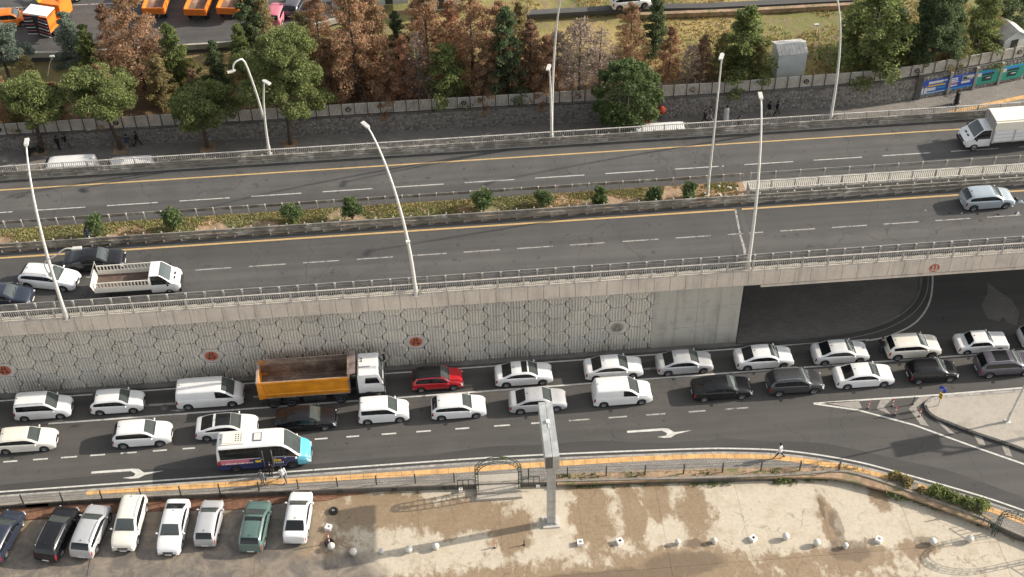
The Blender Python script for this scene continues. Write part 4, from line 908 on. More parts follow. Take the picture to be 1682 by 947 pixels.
parkcar(suv('sage green crossover with a small sunroof', 'car_green', L=4.3, H=1.55, glass_roof=(.44, .53), rails=1), (413, 896), (425, 828))
parkcar(sedan('white sedan at the right end of the parked row, boot towards the viewer', 'car_white', L=4.45), (485, 880), (494, 812))
# motorway
v = grp(sedan('dark navy sedan cut off by the left edge of the motorway', 'car_navy', L=4.6), QU); place(v, 4, 484, D, -.10, .7)
v = grp(wagon('white estate car veering behind the black sedan on the motorway', 'car_white', rails=1), QU); place(v, 80, 453, D, -.22, .75)
v = grp(coupe('black sedan stopped against the median barrier', 'car_black', rim='rim_dark'), QU); place(v, 154, 424, D, .0, .75)
v = grp(hatch('pale blue silver hatchback with a broken front on the right of the motorway', 'car_blue_silver', L=4.25), QU); place(v, 1622, 323, D, .02, .7)
# ---- minibus
def bus_regions(x, j, sg, key):
    if sg < 0 and j in (3, 4, 5, 6) and (.475 < x < .60): return ('dark_doorway', 0)  # closed black faces: the dark of the open doorway is put in as colour
    if key[0] in ('windscreen', 'headlight', 'side_window', 'tail_light'): return None
    if x > .855 and j <= 11 and (j <= 6 or x > .90): return ('body', 3)
    if j <= 4 and j > 0 and x < .855:
        if j == 4 and x < .40: return ('body', 5)
        if j == 3 and x < .36 and x > .03: return ('livery_band', sg)
        return ('body', 4)
    return None
def minibus():
    L, Wd, H = 7.0, 2.08, 2.72
    top = [(0, .9), (.004, 1.5), (.012, 2.2), (.02, H-.15), (.04, H-.03), (.2, H), (.62, H), (.70, H-.06), (.76, H-.30), (.885, 1.42), (.91, 1.28), (.95, 1.16), (.975, 1.0), (.99, .82), (1, .55)]
    belt = [(0, .85), (.012, 1.30), (.05, 1.42), (.3, 1.42), (.7, 1.40), (.86, 1.22), (.94, 1.0), (.97, .88), (1, .54)]
    t = car('minibus', 'white minibus with turquoise nose and indigo lower side stopped at the kerb', 'minibus', L, Wd, H, top, belt, (.895, .735), (.008, .022), (.04, .875), (.19, .80), 'car_white', pillars=(.47, .605, .72), tumble=.09, boxy=1, tail_=.03, R=.37, regions=bus_regions, rim='rim_dark', sill=.32, mirror=True)
    q = MB(); q.prism([(-3.0, -.6), (-1.25, -.6), (-1.25, .6), (-3.0, .6)], H-.02, H+.07); q.prism([(-2.9, -.5), (-1.45, -.5), (-1.45, .5), (-2.9, .5)], H+.07, H+.12); ac = q.build('air_conditioner', 'car_cream', t)
    q = MB()
    for i in range(3):
        for k in range(4): q.bb(-1.95+i*.2, -1.85+i*.2, -.36+k*.2, -.26+k*.2, H+.12, H+.125)
    q.build('vent', 'trim', ac)
    q = MB(); q.bb(-.62, .02, -.40, .40, H-.01, H+.05); hf = q.build('roof_hatch', 'rim_dark', t); q = MB(); q.bb(-.56, -.04, -.34, .34, H+.05, H+.08); q.build('hatch_glass', 'car_pearl', hf)
    q = MB(); q.bb(-.16, .68, -Wd/2-.30, -Wd/2+.02, .30, .36); q.build('door_step', 'trim', t)
    q = MB(); q.bb(-.01, .03, -Wd/2-.02, -Wd/2+.02, .4, 2.3); q.bb(.66, .72, -Wd/2-.05, -Wd/2+.01, .4, 2.3); q.build('folding_door', 'rim', t)
    for x in (.75, 1.05):
        q = MB(); q.bb(x, x+.26, -Wd/2-.022, -Wd/2+.01, .98, 1.20); q.build('livery_sign', 'sign_yellow', t)
    q = MB(); q.bb(-.62, -.20, -Wd/2-.02, -Wd/2+.01, 1.02, 1.24); q.build('livery_sign', 'sign_yellow', t)
    rr = random.Random(4)
    q = MB(); x = -3.1
    while x < -.8:
        w = rr.uniform(.06, .12); q.bb(x, x+w, -Wd/2-.018, -Wd/2+.01, .99, .99+rr.choice((.09, .12))); x += w+rr.choice((.03, .03, .03, .12))
    q.build('lettering', 'white_plastic', t)
    q = MB(); x = .75
    while x < 1.5: q.bb(x, x+.06, -Wd/2-.018, -Wd/2+.01, .74, .88); x += .13
    q.build('lettering', 'white_plastic', t)
    for x in (-2.9, -2.1, -1.3, -.9, .3): 
        q = MB(); q.bb(x, x+.45, -.85, -.2, .9, 1.0); q.bb(x, x+.1, -.85, -.2, 1.0, 1.55); q.build('seat', 'c_blue', t)
    return t
v = minibus(); place(v, 434, 745, 0, 0, 1.1); v.location.y = 67.75
# ---- yellow tipper truck
t = thing('tipper_truck', 'yellow tipper truck with an empty rusty body and white cab beside the wall', 'truck', group=QL)
def tipper(t, paint='truck_yellow'):
    x0, x1 = -4.75, 2.35; hwT = 1.22
    sec = [(hwT-.20, 1.12), (hwT-.05, 1.20), (hwT+.03, 1.60), (hwT-.03, 1.66), (hwT-.03, 2.62), (hwT+.04, 2.72), (hwT+.06, 2.98), (hwT+.02, 3.06)]
    def shell(sgn, name, th=.07):
        q = MB(); n = len(sec)
        o = [(x, sgn*y, z) for x in (x0, x1) for y, z in sec]; i_ = [(x, sgn*(y-th), z) for x in (x0, x1) for y, z in sec]
        fs = [(k, k+1, n+k+1, n+k) for k in range(n-1)]; 
        if sgn > 0: fs = [f[::-1] for f in fs]
        q.add(o, fs, 0); q.add(i_, [f[::-1] for f in fs], 1)
        q.add([o[n-1], o[2*n-1], i_[2*n-1], i_[n-1]], [(0, 1, 2, 3)], 2); return q.build(name, [paint, 'truck_body_inside', 'rust_pale'], t)
    a = shell(-1, 'side_board'); shell(1, 'side_board')
    for sg in (-1, 1):
        q = MB(); q.add([(x0+.55, sg*(hwT+.06), 1.25), (x0+.30, sg*(hwT+.06), 3.0), (x0-.02, sg*(hwT+.06), 3.02), (x0-.02, sg*(hwT+.06), 1.15), (x0+.55, sg*(hwT-.08), 1.25), (x0+.30, sg*(hwT-.08), 3.0), (x0-.02, sg*(hwT-.08), 3.02), (x0-.02, sg*(hwT-.08), 1.15)], [(0, 1, 2, 3), (7, 6, 5, 4), (0, 4, 5, 1), (1, 5, 6, 2), (2, 6, 7, 3), (3, 7, 4, 0)]); q.build('rear_post', paint, t)
    q = MB(); q.bb(x0, x1, -hwT+.15, hwT-.15, 1.12, 1.22); q.build('body_floor', 'truck_body_inside', t)
    q = MB(); q.bb(x0-.06, x0+.04, -hwT+.02, hwT-.02, 1.15, 2.80); q.build('tailgate', [paint], t); q = MB(); q.bb(x0-.10, x0+.08, -hwT, hwT, 2.80, 2.92); q.build('tailgate_beam', 'rust_pale', t)
    q = MB(); q.bb(x1-.05, x1+.06, -hwT, hwT, 1.2, 3.35); q.build('headboard', 'truck_body_inside', t); q = MB(); q.add([(x1+.02, -hwT, 3.3), (x1+.02, hwT, 3.3), (x1+.58, hwT, 3.45), (x1+.58, -hwT, 3.45), (x1+.02, -hwT, 3.22), (x1+.02, hwT, 3.22), (x1+.58, hwT, 3.37), (x1+.58, -hwT, 3.37)], [(0, 1, 2, 3), (7, 6, 5, 4), (0, 4, 5, 1), (1, 5, 6, 2), (2, 6, 7, 3), (3, 7, 4, 0)]); q.build('cab_guard', 'rust_pale', t)
    for sg in (-1, 1):
        for i in range(3): q = MB(); x = x0+1.3+i*1.9; q.bb(x, x+.10, sg*(hwT+.0)-.02, sg*(hwT)+.02, 1.45, 1.86) if False else None
        q = MB(); q.bb(x0+.2, x1, sg*(hwT-.1)-.05, sg*(hwT-.1)+.05, 1.10, 1.22); q.build('side_rail', 'rust_pale', t)
    q = MB(); q.bb(-4.6, 4.6, -.45, .45, .62, .95); q.bb(-1.4, .4, -1.1, -.55, .45, .95); q.bb(-1.4, .4, .55, 1.1, .45, .95); q.bb(2.9, 3.1, -1.15, 1.15, .95, 2.4); q.build('chassis', 'chassis', t)
    add_wheels(t, [-3.75, -2.35, 1.55, 3.85], 1.22, .52, .34, 'rim_dark')
    for x in (1.55, 3.85, -3.75, -2.35):
        q = MB()
        for k in range(7):
            a0, a1 = PI*k/7, PI*(k+1)/7
            for sg in (-1, 1):
                q.add([(x+.62*math.cos(a0), sg*.86, .52+.60*math.sin(a0)), (x+.62*math.cos(a1), sg*.86, .52+.60*math.sin(a1)), (x+.62*math.cos(a1), sg*1.25, .52+.60*math.sin(a1)), (x+.62*math.cos(a0), sg*1.25, .52+.60*math.sin(a0))], [(0, 1, 2, 3)])
        q.build('mudguard', 'chassis', t)
    # cab
    C0, C1 = 3.05, 5.0
    prof = [(C0, 1.0), (C0, 2.95), (C0+.12, 3.05), (C1-.42, 3.05), (C1-.28, 2.98), (C1-.04, 2.05), (C1+.02, 1.75), (C1+.02, 1.0)]
    q = MB(); n = len(prof); vs = [(x, y, z) for y in (-1.18, 1.18) for x, z in prof]; q.add(vs, [tuple(range(n)), tuple(range(n, 2*n))[::-1]]+[(k+n, (k+1) % n+n, (k+1) % n, k) for k in range(n)]); cab = q.build('cab', 'car_white', t)
    q = MB(); q.add([(C1-.265, -1.02, 2.96), (C1-.265, 1.02, 2.96), (C1-.03, 1.08, 2.10), (C1-.03, -1.08, 2.10)], [(0, 1, 2, 3)]); 
    for v_ in range(len(q.v)): q.v[v_] = (q.v[v_][0]+.02, q.v[v_][1], q.v[v_][2])
    q.build('windscreen', 'windscreen_glass', cab)
    for sg in (-1, 1):
        q = MB(); pts = [(C0+.55, 2.08), (C0+.62, 2.72), (C1-.42, 2.72), (C1-.22, 2.05)]; q.add([(x, sg*1.19, z) for x, z in pts], [(0, 1, 2, 3) if sg > 0 else (3, 2, 1, 0)]); q.build('side_window', 'glass', cab)
        q = MB(); q.bb(C1+.05, C1+.22, sg*1.38-.06, sg*1.38+.06, 1.95, 2.55); q.bar((C1-.1, sg*1.18, 2.7), (C1+.12, sg*1.38, 2.6), .04); q.bar((C1-.1, sg*1.18, 1.9), (C1+.12, sg*1.38, 1.95), .04); q.build('mirror', 'trim', cab)
        q = MB(); q.bb(C1-.02, C1+.12, sg*.95-.16, sg*.95+.16, .70, .88); q.build('headlight', 'headlamp', cab)
    q = MB(); q.bb(C1-.25, C1+.10, -1.2, 1.2, .48, 1.02); q.bb(C0-.05, C1-.3, -1.2, 1.2, .85, 1.02); q.build('bumper', 'chassis', t); q = MB(); q.bb(C1+.0, C1+.06, -.8, .8, 1.15, 1.7); q.build('grille', 'trim', cab)
    q = MB()
    for y in (.35, .60): q.lathe([(.001, .09), (.06, .07), (.07, 0)], (C0+.35, y, 3.05), 'Z', 8)
    q.build('roof_vent', 'trim', cab); q = MB(); q.bb(C0+.15, C0+1.0, -.35, -.27, 3.05, 3.12); q.build('roof_bar', 'rim', cab)
    return t
tipper(t); place(t, 527, 628, 0, 0, 1.1); t.location.y = 74.15
# ---- van-cab trucks
def cab_front(t, paint, xo):
    """front half of a van: x from xo to xo+2.15"""
    L, Wd = 2.2, 1.95
    prof = [(0, .45), (0, 1.95), (.08, 2.05), (.75, 2.05), (.9, 1.98), (1.50, 1.35), (1.62, 1.28), (2.05, 1.08), (2.16, .92), (2.2, .55), (2.2, .42)]
    wd = [.955, .86, .84, .84, .86, .955, .97, .94, .88, .84, .86]; n = len(prof); q = MB()
    st = []
    for i, (x, z) in enumerate(prof): st.append((x, z))
    # two-layer side: belt line at 1.22
    def ring(x, zt, w): return [(x, w*.98, .42), (x, w, .75), (x, w*.985, min(zt, 1.20)), (x, w*(.985 if zt < 1.25 else .985-.13*(zt-1.2)), zt-.03), (x, w*(.9 if zt < 1.25 else .88-.1*(zt-1.2)), zt)]
    xs = [(0, 2.05, .975), (.08, 2.06, .975), (.75, 2.06, .975), (.92, 1.96, .975), (1.2, 1.70, .975), (1.5, 1.38, .97), (1.62, 1.29, .965), (1.85, 1.20, .95), (2.05, 1.06, .91), (2.15, .92, .87), (2.2, .7, .84)]
    vs = []
    for x, zt, w in xs:
        R_ = ring(x+xo, zt, w); vs += R_+[(a, -b, c) for a, b, c in R_[::-1]]
    m = 10; fs = []; gl = []; gs = []
    for i in range(len(xs)-1):
        for j in range(m-1):
            f = (i*m+j, (i+1)*m+j, (i+1)*m+j+1, i*m+j+1); xm = (xs[i][0]+xs[i+1][0])/2
            if j == 4 and .75 < xm < 1.5: gl.append(f)
            elif j in (2, 6) and .25 < xm < 1.5: gs.append(f)
            else: fs.append(f)
    fs.append(tuple((len(xs)-1)*m+j for j in range(m))); fs.append(tuple(range(m))[::-1])
    q.add(vs, fs, 0, False); me = q.mesh('cab', [paint]); bmclean(me); cab = link('cab', me, t)
    q = MB(); q.add(vs, gl, 0, True); me = q.mesh('windscreen', ['windscreen_glass']); bmclean(me); link('windscreen', me, cab)
    for sg in (0, 1):
        q = MB(); q.add(vs, [f for f in gs if (f[0] % m < 5) == bool(sg)], 0, True); me = q.mesh('side_window', ['glass']); bmclean(me); link('side_window', me, cab)
    q = MB(); q.bb(xo+2.0, xo+2.26, -.88, .88, .30, .62); q.bb(xo+2.17, xo+2.22, -.5, .5, .68, .86); q.build('bumper', 'trim', cab)
    for sg in (-1, 1):
        q = MB(); q.box((xo+2.08, sg*.72, .88), (.16, .30, .14)); q.build('headlight', 'headlamp', cab); q = MB(); q.box((xo+1.35, sg*1.12, 1.35), (.12, .20, .28)); q.bar((xo+1.35, sg*.95, 1.25), (xo+1.35, sg*1.05, 1.3), .05); q.build('mirror', 'trim', cab)
    q = MB(); q.box((xo+2.24, 0, .5), (.02, .5, .11)); q.build('number_plate', 'plate_white', cab)
    q = MB()
    for k in range(2): q.box((xo+1.80, -.25+.5*k, 1.235), (.14, .3, .03), ry=.3)
    q.build('bonnet_vent', 'trim', cab)
    return cab
t = thing('pickup_truck', 'white pickup truck with slatted cargo sides and an open tailgate', 'truck', group=QU)
cab_front(t, 'car_white', 1.0); q = MB(); q.bb(-3.1, 2.6, -.45, .45, .45, .68); q.build('chassis', 'chassis', t)
q = MB(); q.bb(-3.3, .95, -1.0, 1.0, .80, .90); q.build('cargo_floor', 'wood', t)
for sg in (-1, 1):
    q = MB(); q.bb(-3.3, .95, sg*1.0-.03, sg*1.0+.03, .82, 1.25); sb = q.build('side_board', 'car_cream', t); q = MB(); q.bb(-3.3, .95, sg*1.0-.025, sg*1.0+.025, 1.75, 1.83); q.bb(-3.3, .95, sg*1.0-.02, sg*1.0+.02, 1.27, 1.32)
    for i in range(17): x = -3.27+i*.262; q.bb(x-.045, x+.045, sg*1.0-.018, sg*1.0+.018, 1.3, 1.76)
    q.build('slatted_side', 'car_cream', sb)
q = MB(); q.bb(.95, 1.0, -1.0, 1.0, .82, 1.9); q.build('headboard', 'car_cream', t)
q = MB(); q.add([(-3.3, -1, .9), (-3.3, 1, .9), (-3.5, 1, 1.55), (-3.5, -1, 1.55), (-3.34, -1, .9), (-3.34, 1, .9), (-3.54, 1, 1.55), (-3.54, -1, 1.55)], [(0, 1, 2, 3), (7, 6, 5, 4), (0, 4, 5, 1), (1, 5, 6, 2), (2, 6, 7, 3), (3, 7, 4, 0)]); q.build('tailgate', 'car_cream', t)
q = MB(); q.bar((-3.3, 1.0, 1.8), (-3.35, 1.0, 2.3), .05); q.bar((-3.3, 1.0, 2.3), (-3.75, .2, 1.3), .04); q.build('stay_bar', 'rail_white', t)
add_wheels(t, [-1.9, 2.35], .98, .34, .22, 'rim_dark'); place(t, 228, 467, D, 0, .9); t.location.y = 79.25
t = thing('box_truck', 'white canvas-covered lorry heading left on the far carriageway', 'truck', group=QU)
cab_front(t, 'car_white', 1.0); q = MB(); q.bb(-4.4, 2.6, -.45, .45, .45, .72); q.build('chassis', 'chassis', t)
q = MB(); q.bb(-4.6, .95, -1.08, 1.08, .80, .95); q.build('cargo_floor', 'rail_white', t)
for sg in (-1, 1):
    for i in range(3):
        q = MB(); q.bb(-4.6, .95, sg*1.08-.03, sg*1.08+.03, .96+i*.38, 1.30+i*.38); q.build('side_board', 'car_white', t)
    for x in (-4.55, -2.8, -.9, .9): q = MB(); q.bb(x-.05, x+.05, sg*1.12-.02, sg*1.12+.03, .8, 2.1); q.build('stake', 'rail_white', t)
q = MB(); q.bb(-4.6, .92, -1.06, 1.06, 2.08, 2.9); q.bb(-4.6, .92, -.9, .9, 2.9, 3.02); q.build('canvas_cover', 'canvas', t)
q = MB(); q.bb(.93, 1.0, -1.06, 1.06, .9, 2.95); 
for i in range(5): q.bb(1.0, 1.03, -1.0+i*.47, -.9+i*.47, 2.0, 2.9)
q.build('headboard', 'rail_grey', t)
add_wheels(t, [-2.9, 2.35], 1.0, .36, .24, 'rim'); place(t, 1668, 214, D, PI+.02, 1.0); t.location.y = 90.6; 
t.location.x = W(1568, 222, D).x+3.2
# debris of the crash
for i, (x, y, s_) in enumerate(((1668, 326, .35), (1676, 331, .30), (1655, 334, .22), (1662, 338, .16), (1560, 349, .12), (1580, 350, .10), (1640, 352, .14), (1520, 345, .09), (1636, 376, .1), (1672, 349, .3))):
    p = W(x, y, D+.03); q = MB(); r = random.Random(i); q.add([(r.uniform(-1, -.4)*s_, r.uniform(-1, -.3)*s_, 0), (r.uniform(.3, 1)*s_, r.uniform(-1, -.3)*s_, .02), (r.uniform(.3, 1)*s_, r.uniform(.3, 1)*s_, .05), (r.uniform(-1, -.3)*s_, r.uniform(.3, 1)*s_, 0), (0, 0, s_*.5)], [(0, 1, 4), (1, 2, 4), (2, 3, 4), (3, 0, 4), (3, 2, 1, 0)])
    o = q.build('car_debris', ['car_blue_silver' if i % 2 else 'trim'], None, (p.x, p.y, D+.01)); tag(o, 'broken piece of car bodywork lying near the pale blue silver hatchback', 'debris', 'crash debris on the motorway')
# far street vans
v = panel_van('white minivan parked at the left behind the far motorway railing', 'car_white', L=6.2, H=2.8, Wd=2.15); p = W(100, 267, 2.8); v.location = (p.x, p.y+.35, 0); v.rotation_euler = (0, 0, PI)
v2 = copy_tree(v, (0, 0, 0), PI, 'second white van parked bumper to bumper behind the railing at the left', None); p = W(200, 268, 2.7); v2.location = (p.x, p.y+.3, 0); v2.scale = (.88, 1, .96); pass
v3 = copy_tree(v, (0, 0, 0), 0, 'white van behind the far railing beside the round dark tree', None, (1.12, 1, .90)); p = W(1101, 213.5, 2.25); v3.location = (p.x, p.y+.2, 0)
v = hatch('dark red car mostly hidden behind the white van on the far street', 'c_dark_red'); p = W(1070, 211, 1.4); v.location = (p.x, p.y+.75, 0)
# ================================================================ TREES
def leaves(clumps, size, seed, flat=.0):
    """clumps: (cx,cy,cz, rx,ry,rz, n). Small leaf faces through each clump's volume, denser near its surface"""
    r = np.random.RandomState(seed); P = []
    for cx, cy, cz, rx, ry, rz, n in clumps:
        d = r.normal(size=(n, 3)); d /= np.linalg.norm(d, axis=1)[:, None]; rad = r.uniform(.25, 1.0, n)**.45; rad *= r.uniform(.8, 1.15, n)
        P.append(d*rad[:, None]*np.array([rx, ry, rz])+np.array([cx, cy, cz]))
    P = np.concatenate(P); n = len(P); s = size*r.uniform(.6, 1.4, (n, 1)); a = r.normal(size=(n, 3)); a /= np.linalg.norm(a, axis=1)[:, None]; b = r.normal(size=(n, 3)); b -= a*(a*b).sum(1)[:, None]; b /= np.linalg.norm(b, axis=1)[:, None]
    V = np.stack([P-a*s, P+a*s*.2+b*s*.55, P+a*s, P+a*s*.2-b*s*.55], 1).reshape(-1, 3); return V, n
def leafmesh(name, V, n, m):
    me = bpy.data.meshes.new(name); me.vertices.add(4*n); me.vertices.foreach_set('co', V.astype(np.float32).ravel()); me.loops.add(4*n); me.loops.foreach_set('vertex_index', np.arange(4*n, dtype=np.int32)); me.polygons.add(n)
    me.polygons.foreach_set('loop_start', np.arange(0, 4*n, 4, dtype=np.int32)); me.polygons.foreach_set('loop_total', np.full(n, 4, dtype=np.int32)); me.materials.append(MAT[m]); me.update(); return me
def conifer(seed, h, R, m, dens=1.0, trunkm='bark', lean=0, low=.06, size=.085, name='conifer_tree', power=.85):
    r = random.Random(seed); t = thing(name, 'tree', 'tree'); q = MB(); q.tube([(0, 0, -.3), (.03, 0, h*.4), (0, .04, h*.75), (0, 0, h*.97)], [.17*h/8, .12*h/8, .07*h/8, .015], 7)
    cl = []; k = 0
    while True:
        f = low+(1-low)*(k/(h*6.0)); 
        if f > .98: break
        L = R*((1-f)**power)*r.uniform(.55, 1.12)+.18; an = k*2.4+r.uniform(-.4, .4); z = h*f; up = r.uniform(-.25, .15) if f < .7 else .3
        p0 = Vector((0, 0, z)); p1 = Vector((math.cos(an)*L, math.sin(an)*L, z+up*L)); q.tube([p0, (p0+p1)/2+Vector((0, 0, .08*L)), p1], [.035, .025, .01], 4, 0, False)
        for s_ in (.45, .75, 1.0):
            if r.random() < .12: continue
            p = p0.lerp(p1, s_); rr = (.26+.16*L)*r.uniform(.7, 1.15); cl.append((p.x, p.y, p.z+.05, rr, rr, rr*.72, int(105*dens*(.55+rr))))
        k += 1
    cl.append((0, 0, h*.98, .18, .18, .35, int(40*dens)))
    q.build('trunk', trunkm, t); V, n = leaves(cl, size, seed); link('crown', leafmesh('crown', V, n, m), t); return t
def pine(seed, h, R, m, name='pine_tree', lo=.48, nc=11, lean=(0, 0), size=.10):
    r = random.Random(seed); t = thing(name, 'tree', 'tree'); q = MB(); lx, ly = lean; q.tube([(0, 0, -.3), (lx*.3, ly*.3, h*.25), (lx*.5, ly*.5, h*.5), (lx, ly, h*.9)], [.24, .19, .15, .05], 8)
    cl = []
    for k in range(nc):
        f = lo+(.97-lo)*(k+.5)/nc; an = k*2.4+r.uniform(-.5, .5); L = R*math.sqrt(max(.05, 1-((f-lo)/(1.04-lo))**1.7))*r.uniform(.45, .88); z = h*(f-.05)+.12*L
        c0 = Vector((lx*f, ly*f, h*(f-.14))); p = Vector((lx*f+math.cos(an)*L, ly*f+math.sin(an)*L, z)); q.tube([c0, (c0+p)/2+Vector((0, 0, -.1*L)), p], [.09, .06, .025], 5, 0, False)
        rr = R*r.uniform(.26, .40); cl.append((p.x, p.y, p.z+.15, rr*1.1, rr*1.1, rr*.62, int(1050*rr)))
        for j in range(3):
            a2 = r.uniform(0, 6.28); d = rr*.95; cl.append((p.x+math.cos(a2)*d, p.y+math.sin(a2)*d, p.z+r.uniform(-.3, .45), rr*.55, rr*.55, rr*.40, int(480*rr)))
    cl.append((lx, ly, h*.95, R*.36, R*.36, R*.26, int(500*R*.3)))
    q.build('trunk', 'bark', t); V, n = leaves(cl, size, seed); link('crown', leafmesh('crown', V, n, m), t); return t
def bare(seed, h, R, name='bare_tree', leaf=0, m='twig'):
    r = random.Random(seed); t = thing(name, 'tree', 'tree'); q = MB(); q.tube([(0, 0, -.3), (.05, 0, h*.5), (0, 0, h)], [.15, .09, .02], 7); q2 = MB(); cl = []
    for k in range(int(h*9)):
        f = .16+.82*k/(h*9); L = R*(1-f)**.7*r.uniform(.6, 1.1)+.15; an = k*2.4; p0 = Vector((0, 0, h*f)); d = Vector((math.cos(an), math.sin(an), r.uniform(-.12, .22)))
        pts = [p0, p0+d*L*.5+Vector((0, 0, .06*L)), p0+d*L+Vector((0, 0, -.15*L))]; q2.tube(pts, [.028, .02, .008], 4, 0, False)
        for j in range(9):
            s_ = r.uniform(.3, 1); b_ = pts[0].lerp(pts[2], s_); e = Vector((math.cos(an+r.choice((-1, 1))*r.uniform(.4, 1.0)), math.sin(an+r.uniform(-1, 1)), r.uniform(-.4, .1)))*L*.3; q2.tube([b_, b_+e], [.012, .006], 3, 0, False)
        if leaf: cl.append((p0.x+d.x*L*.8, p0.y+d.y*L*.8, p0.z+d.z*L*.8, .4, .4, .3, leaf))
    q.build('trunk', 'bark_grey', t); q2.build('branches', 'bark_grey', t)
    if leaf: V, n = leaves(cl, .09, seed); link('crown', leafmesh('crown', V, n, m), t)
    return t
def roundtree(seed, h, R, m, name='round_tree'):
    r = random.Random(seed); t = thing(name, 'tree', 'tree'); q = MB(); q.tube([(0, 0, -.2), (0, 0, h*.4), (0, 0, h*.7)], [.2, .15, .06], 8); cl = [(0, 0, h*.52, R*.75, R*.75, h*.40, 2500)]
    for k in range(60):
        an = k*2.4; f = (k+.5)/60; zz = math.cos(f*PI*.93); s_ = math.sin(f*PI*.93); rr = r.uniform(.38, .62); cl.append((math.cos(an)*R*.82*s_, math.sin(an)*R*.82*s_, h*.52+zz*h*.40, rr, rr, rr*1.15, int(700*rr)))
        if k % 3 == 0: q.tube([(0, 0, h*.25), (math.cos(an)*R*.7*s_, math.sin(an)*R*.7*s_, h*.5+zz*h*.33)], [.06, .015], 4, 0, False)
    q.build('trunk', 'bark', t); V, n = leaves(cl, .11, seed); link('crown', leafmesh('crown', V, n, m), t); return t
GT = 'trees growing in the park beyond the stone wall'
kinds = {'cA': conifer(1, 8.0, 2.5, 'leaf_dead', 1.1), 'cB': conifer(2, 7.5, 2.0, 'leaf_dead_dark', .8), 'cC': conifer(3, 7.0, 1.7, 'leaf_dark', 1.3), 'cD': conifer(4, 6.0, 2.2, 'leaf_green', 1.2, power=.6), 'cE': conifer(5, 8.5, 2.8, 'leaf_dead', .9, power=.6),
         'bA': bare(6, 7.5, 2.4, leaf=8), 'bB': bare(7, 6.5, 2.8, leaf=45), 'pA': pine(8, 8.0, 3.4, 'leaf_pine', lo=.30, nc=15), 'cF': conifer(9, 7.0, 1.3, 'leaf_mixed', 1.0, power=.5)}
base_h = {'cA': 8.0, 'cB': 7.5, 'cC': 7.0, 'cD': 6.0, 'cE': 8.5, 'bA': 7.5, 'bB': 6.5, 'pA': 8.0, 'cF': 7.0}
base_m = {'cA': 'leaf_dead', 'cB': 'leaf_dead_dark', 'cC': 'leaf_dark', 'cD': 'leaf_green', 'cE': 'leaf_dead', 'bA': 'twig', 'bB': 'twig', 'pA': 'leaf_pine', 'cF': 'leaf_mixed'}
